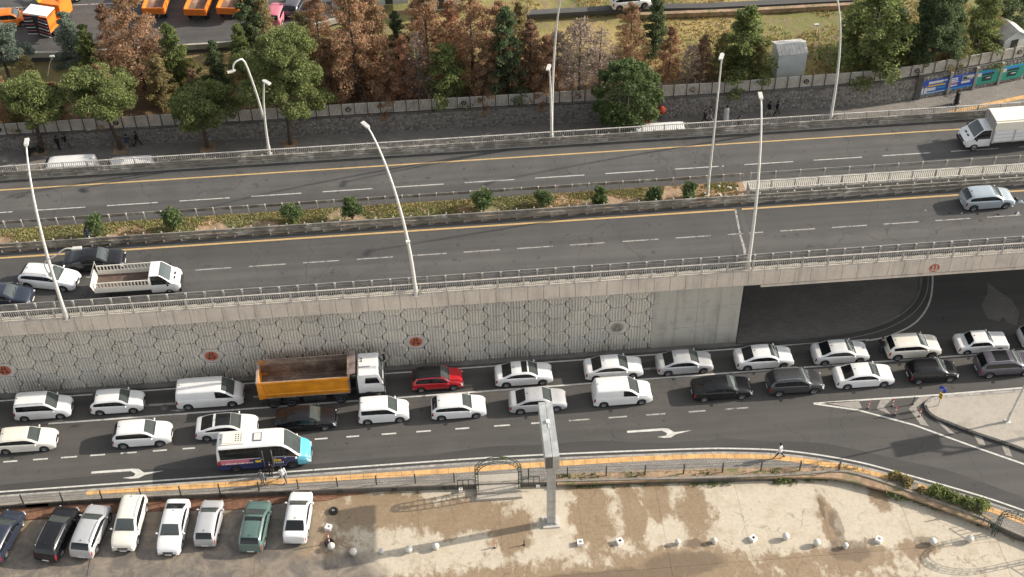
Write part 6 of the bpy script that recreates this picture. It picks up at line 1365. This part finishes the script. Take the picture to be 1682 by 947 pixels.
rod(541, 892, LOT, 1.3, 'red and white pole standing in an old tyre', True, True)
t = thing('tyre', 'old black tyre lying on the lot right of the parked row', 'tyre', W(548, 840, LOT)); q = MB(); q.lathe([(.18, 0), (.32, 0), (.35, .1), (.32, .2), (.18, .2), (.16, .1), (.18, 0)], n=18); q.build('ring', 'tyre', t); q = MB(); q.box((0, 0, .12), (.2, .1, .16)); q.build('filling', 'concrete', t)
rod(813, 899, LOT, .5, 'small red marker left of the mast foot in the lot'); rod(861, 895, LOT, .6, 'short dark post left of the mast foot', False)
for x, y, l, rd in ((1426, 671, 'white splitter post nearest the painted tip', True), (1466, 667, 'red and white splitter post, second from the tip', True), (1470, 681, 'red splitter post standing lowest, third from the tip', True), (1510, 684, 'red and white splitter post nearest the island kerb', True), (1499, 664, 'dark splitter post close to the upper line', False)): rod(x, y, 0, .9, l, rd, g='marker posts on the splitter')
# blue arrow sign on the island tip
t = thing('road_sign', 'blue round arrow sign above a yellow and black marker on the island tip', 'sign', W(1541, 666, .14)); q = MB(); q.tube([(0, 0, 0), (0, 0, 2.2)], .035, 8); q.build('pole', 'galvanised', t)
def disc_y(q, r, y0, y1, z, mi=0, n=20, sx=1.0):
    vs = [(sx*r*math.cos(2*PI*i/n), y0, z+r*math.sin(2*PI*i/n)) for i in range(n)]+[(sx*r*math.cos(2*PI*i/n), y1, z+r*math.sin(2*PI*i/n)) for i in range(n)]; q.add(vs, [tuple(range(n)), tuple(range(n, 2*n))[::-1]]+[(i, i+n, (i+1) % n+n, (i+1) % n) for i in range(n)], mi)
q = MB(); disc_y(q, .32, -.06, -.03, 1.95); s1 = q.build('sign_disc', 'sign_blue', t); q = MB(); q.bar((.12, -.075, 2.12), (-.10, -.075, 1.82), .07, .02); q.bar((-.14, -.075, 1.76), (.06, -.075, 1.78), .06, .02); q.bar((-.14, -.075, 1.76), (-.13, -.075, 1.96), .06, .02); q.build('arrow', 'white_plastic', s1)
q = MB(); q.bb(-.14, .14, -.06, -.03, .85, 1.5); m2 = q.build('marker_plate', 'sign_yellow', t); q = MB(); q.bb(-.14, .14, -.07, -.061, 1.0, 1.12); q.bb(-.14, .14, -.07, -.061, 1.25, 1.37); q.build('black_stripe', 'trim', m2)
s1.rotation_euler = (0, 0, -.9); m2.rotation_euler = (0, 0, -.9)
# park shed, small house, banners
p = W(1296, 128, 2.5); t = thing('metal_shed', 'pale corrugated metal shed with a low pitched roof behind the fence', 'shed', (p.x, p.y+1.1, 2.4), .06)
def corr(q, x0, x1, y, z0, z1f, n, side=-1, axis='x'):
    for i in range(n):
        a = x0+(x1-x0)*i/n; c = x0+(x1-x0)*(i+.5)/n
        if axis == 'x': q.bb(a, c, y-.02 if side < 0 else y, y if side < 0 else y+.02, z0, z1f)
        else: q.bb(y-.02 if side < 0 else y, y if side < 0 else y+.02, a, c, z0, z1f)
SX, SY, SH = 1.42, 1.15, 3.0
q = MB(); q.bb(-SX, SX, -SY, SY, 0, SH); q.add([(-SX, -SY, SH), (-SX, SY, SH), (-SX, 0, SH+.45), (SX, -SY, SH), (SX, SY, SH), (SX, 0, SH+.45)], [(0, 2, 1), (3, 4, 5)]); corr(q, -SX, SX, -SY, .05, SH-.02, 14); corr(q, -SY, SY, -SX, .05, SH-.02, 10, -1, 'y'); q.build('walls', 'shed_metal', t)
for sg in (-1, 1):
    for k in range(8):
        x0 = -SX-.08+k*(2*SX+.16)/8; x1 = x0+(2*SX+.16)/8-.02; q = MB(); y0, y1 = sg*(SY+.12), 0.01*sg; zz = SH-.04; q.add([(x0, y0, zz), (x1, y0, zz), (x1, y1, zz+.52), (x0, y1, zz+.52), (x0, y0, zz+.05), (x1, y0, zz+.05), (x1, y1, zz+.57), (x0, y1, zz+.57)], [(0, 3, 2, 1), (4, 5, 6, 7), (0, 1, 5, 4), (1, 2, 6, 5), (2, 3, 7, 6), (3, 0, 4, 7)]); q.build('roof_panel', 'shed_roof', t)
q = MB(); q.bb(-SX-.12, SX+.12, -.08, .08, SH+.5, SH+.56); q.build('ridge_cap', 'white_plastic', t); q = MB(); q.bb(SX, SX+.04, -.4, .4, 0, 2.1); q.build('door', 'rim', t)
p = W(1652, 85, 2.7); t = thing('small_house', 'small grey hut with a pale pitched roof behind the banners', 'hut', (p.x+.4, p.y+1.0, 2.5), .25); q = MB(); q.bb(-1.2, 1.2, -1, 1, 0, 1.9); q.add([(-1.2, -1, 1.9), (1.2, -1, 1.9), (0, -1, 2.6), (-1.2, 1, 1.9), (1.2, 1, 1.9), (0, 1, 2.6)], [(0, 1, 2), (4, 3, 5)]); q.build('walls', 'shed_metal', t)
for sg in (-1, 1): q = MB(); q.add([(sg*1.45, -1.25, 1.78), (sg*1.45, 1.25, 1.78), (0, 1.25, 2.68), (0, -1.25, 2.68), (sg*1.45, -1.25, 1.86), (sg*1.45, 1.25, 1.86), (0, 1.25, 2.76), (0, -1.25, 2.76)], [(0, 1, 2, 3), (7, 6, 5, 4), (0, 4, 5, 1), (1, 5, 6, 2), (2, 6, 7, 3), (3, 7, 4, 0)]); q.build('roof_slope', 'shed_roof', t)
q = MB(); q.bb(-.4, .4, -1.04, -1.0, 0, 1.6); q.build('door', 'dark_metal', t)
def banner(xa, xb, z0, z1, kind, lab):
    ya, yb = wy(xa)-.20, wy(xb)-.20; L = math.hypot(xb-xa, yb-ya); an = math.atan2(yb-ya, xb-xa); t = thing('banner', lab, 'banner', ((xa+xb)/2, (ya+yb)/2, z0), an, 'advertising banners on the stone wall'); h = z1-z0
    q = MB(); q.bb(-L/2, L/2, 0, .05, 0, h); q.build('sheet', 'ban_blue' if kind < 2 else 'ban_green', t); r = random.Random(kind+3)
    def strip(x0, x1, a, b_, m, d=0.0, nm='print'): q = MB(); q.bb(-L/2+x0*L, -L/2+x1*L, -.012-d, .0-d*.9, a*h, b_*h); q.build(nm, m, t)
    if kind == 0:
        strip(.30, .80, .72, .90, 'plate_white', nm='lettering'); strip(.55, .95, .80, .88, 'plate_white', .004, 'lettering'); strip(.30, .90, .52, .62, 'sign_yellow', nm='lettering'); strip(.30, .58, .22, .44, 'plate_white', nm='lettering'); strip(.60, .92, .30, .42, 'ban_sky', nm='lettering'); strip(0, .98, .02, .14, 'ban_sky'); strip(0, .9, .05, .09, 'plate_white', .005, 'lettering')
        for x0 in (.06, .19): strip(x0, x0+.10, .12, .48, 'plate_white', .004, 'figure'); strip(x0+.03, x0+.075, .48, .62, 'skin', .004, 'figure')
    elif kind == 1:
        for k in range(5): strip(.06, .06+r.uniform(.28, .42), .26+k*.13, .33+k*.13, 'plate_white' if k != 1 else 'pink', nm='lettering')
        strip(0, .98, .02, .12, 'ban_sky'); strip(.52, .95, .55, .92, 'rim'); strip(.56, .80, .62, .80, 'ban_dark', .004); strip(.52, .86, .35, .50, 'white_plastic'); strip(.70, .98, .70, .85, 'plate_white', .006)
    else:
        strip(.05, .98, .62, .97, 'ban_sky'); strip(.05, .28, .60, .85, 'plate_white', .004, 'lettering'); strip(.30, .80, .62, .78, 'ban_dark', .004); strip(.34, .72, .20, .55, 'ban_dark', .004); strip(.78, .95, .40, .90, 'ban_green', .006); strip(.5, .68, .38, .45, 'plate_white', .008)
for i, (a, c, lab) in enumerate(((1511, 1561, 'leftmost banner, dark blue with two white figures and pale lines of text'), (1563, 1608, 'blue banner with rows of text and grey pictures, second from the left'), (1610, 1654, 'green banner with a blue sky strip, third from the left'), (1656, 1700, 'green and blue banner cut off by the right edge'))):
    xa = W(a, 160, 1.0).x; xb = W(c, 150, 1.0).x; banner(xa+.1, xb-.1, .62, 2.25, i, lab)
for i, a in enumerate((1562, 1609, 1655)):
    x = W(a, 150, 1.0).x; q = MB(); q.bb(x-.12, x+.12, wy(x)-.30, wy(x), .1, wallh(x)+.1); tag(q.build('wall_post', 'concrete'), ('grey post between the two blue banners', 'grey post between the blue and the green banner', 'grey post between the two green banners')[i], 'post', 'posts between the banners')
# ================================================================ BACK LOT WITH WORKS TRUCKS
bz = 2.75
BL = [tuple(W(x, y, bz)[:2]) for x, y in ((-60, 90), (100, 88), (340, 74), (430, 66), (560, 30), (600, -30), (900, -200), (-200, -200))]
b = MB(); b.prism(BL, 1.8, bz); BLO = struct(b.build('works_yard', 'asphalt_far')); b = MB(); pa = W(-20, 14, bz); pb = W(230, 3, bz); b.strip([tuple(pa[:2]), tuple(pb[:2])], .18, bz+.005); part(b, 'yard_line', 'paint_faded', BLO)
b = MB(); b.strip([p[:2] for p in BL[:5]], .25, bz+.25, 0, .6); tag(b.build('yard_kerb', 'concrete'), 'low concrete kerb along the near edge of the works yard', 'kerb')
for k, (pl, m) in enumerate((((( 840, 23), (1040, 12), (1160, 10), (1400, -2)), 'asphalt_far'), (((1040, 24), (1200, 18), (1420, 6)), 'soil'))):
    pts_ = [W(x, y, 3.0) for x, y in pl[0]] if False else [W(x, y, 3.0) for x, y in pl]; b = MB(); b.strip([tuple(p_[:2]) for p_ in pts_], .9 if k == 0 else .5, 3.12+.01*k, 0, .5); struct(b.build('park_path', m))
def works_tipper(lab, near, rz, L=4.2):
    p = W(near[0], near[1], bz); t = thing('works_tipper', lab, 'truck', p, rz, 'orange works trucks in the yard'); q = MB(); q.bb(0, L, -1.1, 1.1, 1.0, 1.1); q.build('body_floor', 'truck_body_inside', t)
    for sg in (-1, 1): q = MB(); q.bb(0, L, sg*1.1-.05, sg*1.1+.05, 1.0, 1.8); [q.bb(i*L/4, i*L/4+.1, sg*1.17-.03, sg*1.17+.03, 1.0, 1.75) for i in range(5)]; q.build('side_board', 'truck_orange', t)
    q = MB(); q.bb(-.06, .02, -1.12, 1.12, 1.0, 1.75); [q.bb(-.1, -.06, -1.0+i*.62, -.9+i*.62, 1.02, 1.7) for i in range(4)]; q.build('tailgate', 'truck_orange', t); q = MB(); q.bb(L, L+.08, -1.1, 1.1, 1.0, 2.3); q.build('headboard', 'truck_orange', t)
    q = MB(); q.bb(L+.3, L+2.0, -1.1, 1.1, .7, 2.7); q.bb(L+1.9, L+2.2, -1.1, 1.1, .5, 1.5); cab = q.build('cab', 'truck_orange', t); q = MB(); q.bb(L+1.99, L+2.02, -1, 1, 1.7, 2.5); q.build('windscreen', 'glass', cab); q = MB(); q.bb(.1, L+2.0, -.4, .4, .5, .95); q.build('chassis', 'chassis', t); add_wheels(t, [1.1, L+1.1], 1.1, .45, .3, 'rim_dark'); return t
works_tipper('orange works tipper partly hidden behind the big dead conifer', (256, 36), PI/2-.08); works_tipper('orange works tipper with dark empty body, middle of the three', (324, 38), PI/2-.14); works_tipper('orange works tipper with pale load bed, right one of the three', (377, 36), PI/2-.16)
p = W(72, 62, bz); t = thing('works_truck', 'orange works truck with a white roof and red striped rear board', 'truck', p, PI/2-.35, None); q = MB(); q.bb(-.2, 4.5, -1.1, 1.1, .8, 1.1); q.bb(2.4, 4.6, -1.1, 1.1, 1.1, 2.6); q.bb(.6, 2.2, -.6, .6, 1.1, 1.9); q.bar((1.0, -.3, 1.5), (4.8, -1.0, 3.3), .3); q.build('body', 'truck_orange', t)
q = MB(); q.bb(-.4, 1.3, -1.35, 1.35, 3.0, 3.1); q.build('white_roof', 'white_plastic', t); q = MB(); q.bb(-.5, -.42, -1.35, 1.35, .7, 2.9); bd = q.build('striped_board', 'trim', t)
for sg in (-1, 1):
    for k in range(6): q = MB(); q.bar((-.53, sg*(.1+k*.05), .85+k*.38), (-.53, sg*1.3, .55+k*.38+.1), .12, .03) ; q.build('stripe', 'pink' if k % 2 else 'white_plastic', bd)
add_wheels(t, [.8, 3.6], 1.1, .45, .3, 'rim_dark')
p = W(20, 38, bz); t = hatch('orange small vehicle cut off by the left edge in the works yard', 'truck_orange', L=4.0, H=1.6); t.location = (p.x, p.y, bz); t.rotation_euler = (0, 0, .1)
p = W(95, 6, bz); t = thing('excavator_arm', 'orange loader arm with a yellow boom behind the works truck', 'loader', p, .5); q = MB(); q.bar((-2, 0, 1.0), (.2, .3, 2.6), .4); q.build('boom', 'sign_yellow', t); q = MB(); q.bb(.2, 2.4, -.9, .9, .6, 1.9); q.bar((1, 0, 1.9), (2.2, 1, 3.0), .35); q.build('body', 'truck_orange', t); add_wheels(t, [.6, 2.0], .9, .45, .3, 'rim_dark')
p = W(455, 30, bz); t = hatch('faded red car in the works yard right of the tippers', 'pink', L=4.0); t.location = (p.x, p.y, bz); t.rotation_euler = (0, 0, 1.4)
p = W(478, 24, bz); t = hatch('dull dark car beside the faded red one in the works yard', 'car_mauve', L=4.0); t.location = (p.x+.5, p.y+1, bz); t.rotation_euler = (0, 0, 1.3)
p = W(1035, 8, 3.2); t = hatch('white car behind the dead rusty conifer at the top edge', 'car_white', L=4.2); t.location = (p.x, p.y, 3.2); t.rotation_euler = (0, 0, .1)
for i, (x, y, l) in enumerate(((575, 12, 'grey metal container behind the dead conifers at the top edge'), (640, 6, 'second grey container right of the first at the top edge'), (725, 14, 'light grey container with dark openings at the top edge'))):
    p = W(x, y, 3.0); t = thing('container', l, 'container', (p.x, p.y+1.0, 2.9), .05, 'grey containers at the top edge'); q = MB(); q.bb(-1.9, 1.9, -1, 1, 0, 2.2); corr(q, -1.9, 1.9, -1, .1, 2.1, 12); q.build('box', 'shed_metal', t); q = MB(); q.bb(-1.98, 1.98, -1.08, 1.08, 2.2, 2.3); q.build('roof', 'rim_dark', t); q = MB(); q.bb(-.5, .3, -1.05, -1.02, .1, 1.9); q.build('door', 'dark_metal', t)
q = MB(); q.lathe([(max(.001, .42*math.sin(PI*k/8)), .42-.42*math.cos(PI*k/8)) for k in range(9)], n=12); p = W(1086, 200, .15); o = q.build('parasol', 'red_plastic', None, (p.x, p.y, 1.2)); tag(o, 'round orange red cart top beside the round dark tree', 'cart cover')
# ================================================================ PEOPLE
PM = {}
def human(pose):
    if pose in PM: return PM[pose]
    s = {'walk': (.28, -.28, .30, -.25), 'walk2': (-.22, .30, -.28, .22), 'stand': (.04, -.03, .02, -.03), 'lean': (.10, -.10, .45, .40)}[pose]
    V = []; E_ = []; R_ = []
    def a(p, r, par=None): V.append(Vector(p)); R_.append(r); i = len(V)-1; (E_.append((par, i)) if par is not None else None); return i
    pel = a((0, 0, .95), (.16, .12)); ab = a((.01, 0, 1.10), (.145, .11), pel); ch = a((.02, 0, 1.30), (.175, .125), ab); nk = a((.02, 0, 1.47), (.06, .06), ch); hd0 = a((.03, 0, 1.55), (.075, .08), nk); hd = a((.035, 0, 1.64), (.085, .10), hd0); a((.03, 0, 1.72), (.06, .065), hd)
    a((.14, 0, 1.61), (.014, .014), a((.11, 0, 1.62), (.018, .018), hd))
    for sg, lg, am in ((1, s[0], s[2]), (-1, s[1], s[3])):
        h = a((0, sg*.09, .90), (.095, .095), pel); k = a((lg*.55+.03, sg*.10, .49), (.062, .062), h); f = a((lg*1.25-(.10 if lg < 0 else 0), sg*.10, .09+(.05 if lg < -.1 else 0)), (.042, .042), k); a((lg*1.25+.14, sg*.12, .04+(.02 if lg < -.1 else 0)), (.035, .04), f)
        sh = a((.02, sg*.19, 1.40), (.062, .062), ch); el = a((am*.35-.03, sg*.25, 1.13), (.045, .045), sh); wr = a((am*.85+.02, sg*.26, .90), (.030, .030), el); pm_ = a((am*.98+.03, sg*.26, .84), (.034, .020), wr)
        for q_, (dx, ln) in enumerate(((.028, .075), (.010, .088), (-.010, .082), (-.028, .062))):
            f1 = a((am*1.02+.035+dx, sg*.262, .80), (.010, .010), pm_); a((am*1.06+.045+dx*1.1, sg*.25, .80-ln), (.008, .008), f1)
        a((am*1.0+.085, sg*.245, .80), (.009, .009), a((am*.98+.065, sg*.25, .835), (.011, .011), pm_))
    me = bpy.data.meshes.new('body'); me.from_pydata([tuple(v) for v in V], E_, []); o = bpy.data.objects.new('tmp', me); COL.objects.link(o); md = o.modifiers.new('s', 'SKIN'); sv = me.skin_vertices[0].data
    for i, r in enumerate(R_): sv[i].radius = r
    sv[0].use_root = True; sb = o.modifiers.new('u', 'SUBSURF'); sb.levels = 1; dg = bpy.context.evaluated_depsgraph_get(); m2 = bpy.data.meshes.new_from_object(o.evaluated_get(dg)); bpy.data.objects.remove(o)
    m2.name = 'body'; m2.materials.clear()
    for n in ('skin', 'c_black', 'c_denim', 'c_shoe'): m2.materials.append(MAT[n])
    for p in m2.polygons:
        c = p.center; p.use_smooth = True
        if c.z > 1.475 or (abs(c.y) > .2 and c.z < .90): p.material_index = 0
        elif c.z < .10: p.material_index = 3
        elif c.z < .93 and abs(c.y) < .205: p.material_index = 2
        else: p.material_index = 1
    q = MB(); q.lathe([(.001, .115), (.06, .10), (.095, .05), (.105, -.02), (.095, -.08), (.05, -.10)], (.02, 0, 1.66), 'Z', 12); PM[pose] = (m2, q.mesh('hair', ['hair_dark'])); return PM[pose]
def person(x, y, z, rz, pose, top, legs, lab, robe=None, scarf=None, bag=False, sc=1.0, yo=0.0):
    p = W(x, y, z); t = thing('person', lab, 'person', (p.x, p.y+yo, z), rz); m, hm = human(pose); b = link('body', m, t); b.material_slots[1].link = 'OBJECT'; b.material_slots[1].material = MAT[top]; b.material_slots[2].link = 'OBJECT'; b.material_slots[2].material = MAT[legs]
    h = link('hair' if not scarf else 'headscarf', hm, t)
    if scarf: h.material_slots[0].link = 'OBJECT'; h.material_slots[0].material = MAT[scarf]
    if robe: q = MB(); q.lathe([(.30, .16), (.27, .5), (.21, .9), (.20, 1.15), (.23, 1.35), (.17, 1.44), (.09, 1.48)], n=14); q.build('coat', robe, t)
    else: q = MB(); q.lathe([(.185, .86), (.185, 1.05), (.18, 1.2)], n=14); q.v = [(v[0]*.85, v[1], v[2]) for v in q.v]; q.build('jacket', top, t)
    if bag: q = MB(); q.bb(-.06, .06, -.36, -.30, .62, .95); q.build('bag', 'c_black', t)
    t.scale = (sc,)*3; return t
FPZ = .14
person(432, 796, .15, 1.2, 'stand', 'c_grey', 'c_grey', 'person in grey standing on the pavement beside the open minibus door', bag=True)
person(466, 790, .15, 2.0, 'walk', 'c_white', 'c_denim', 'person with pale top and dark trousers on the pavement by the minibus nose', bag=True)
person(446, 783, 0, 1.5, 'stand', 'c_black', 'c_black', 'dark dressed person stepping out of the minibus door')
person(1279, 752, .15, 2.9, 'walk', 'c_white', 'c_black', 'person in a white top walking alone on the tactile strip')
person(1445, 578, 0, .8, 'stand', 'c_black', 'c_denim', 'dark dressed person standing between cars under the bridge')
person(148, 402, D+.1, -1.2, 'stand', 'c_denim', 'c_black', 'person in blue grey on the median behind the black sedan', yo=.25)
for a in ((98, 246, 1.2, 'stand', 'c_black', 'c_black', 'dark person between the first and second street pine, left one'), (111, 242, -.8, 'walk', 'c_black', 'c_denim', 'dark person between the first and second street pine, right one'), (212, 244, 1.6, 'walk2', 'c_denim', 'c_grey', 'person in dark blue right of the second street pine trunk'), (227, 239, 0, 'walk', 'c_black', 'c_black', 'black dressed person walking right of the second street pine'),
          (1157, 203, 3.0, 'walk', 'c_black', 'c_black', 'black dressed person walking by the stone wall left of the median mast'), (1166, 198, 3.0, 'walk2', 'c_grey', 'c_white', 'grey dressed person just behind the median mast'), (1262, 190, .2, 'walk2', 'c_black', 'c_beige', 'person in black top and pale trousers right of the bridge lamp'), (1275, 189, .2, 'walk', 'c_black', 'c_black', 'black dressed person walking right of the bridge lamp, right one')):
    person(a[0], a[1], FPZ, a[2], a[3], a[4], a[5], a[6])
person(1192, 197, FPZ, -1.5, 'stand', 'c_white', 'c_white', 'person in a long white robe by the stone wall', robe='c_white'); person(1212, 214, FPZ, 1.0, 'stand', 'c_black', 'c_black', 'dark person near the far railing right of the median mast')
person(1570, 171, FPZ, 3.0, 'walk', 'c_black', 'c_white', 'person in black walking alone below the banners', robe='c_black', scarf='c_black')
t = thing('motorcycle', 'dark motorcycle parked beside the leftmost street pine', 'motorcycle', W(58, 254, FPZ), .3)
add_wheels(t, [-.65, .65], .06, .3, .1, 'rim_dark'); q = MB(); q.bb(-.5, .3, -.12, .12, .45, .75); q.bar((.65, 0, .3), (.4, 0, 1.0), .08); q.bar((.4, -.3, 1.0), (.4, .3, 1.0), .05); q.bar((-.65, 0, .3), (0, 0, .5), .1); q.build('frame', 'trim', t); q = MB(); q.bb(-.55, .1, -.13, .13, .75, .85); q.build('seat', 'tyre', t)
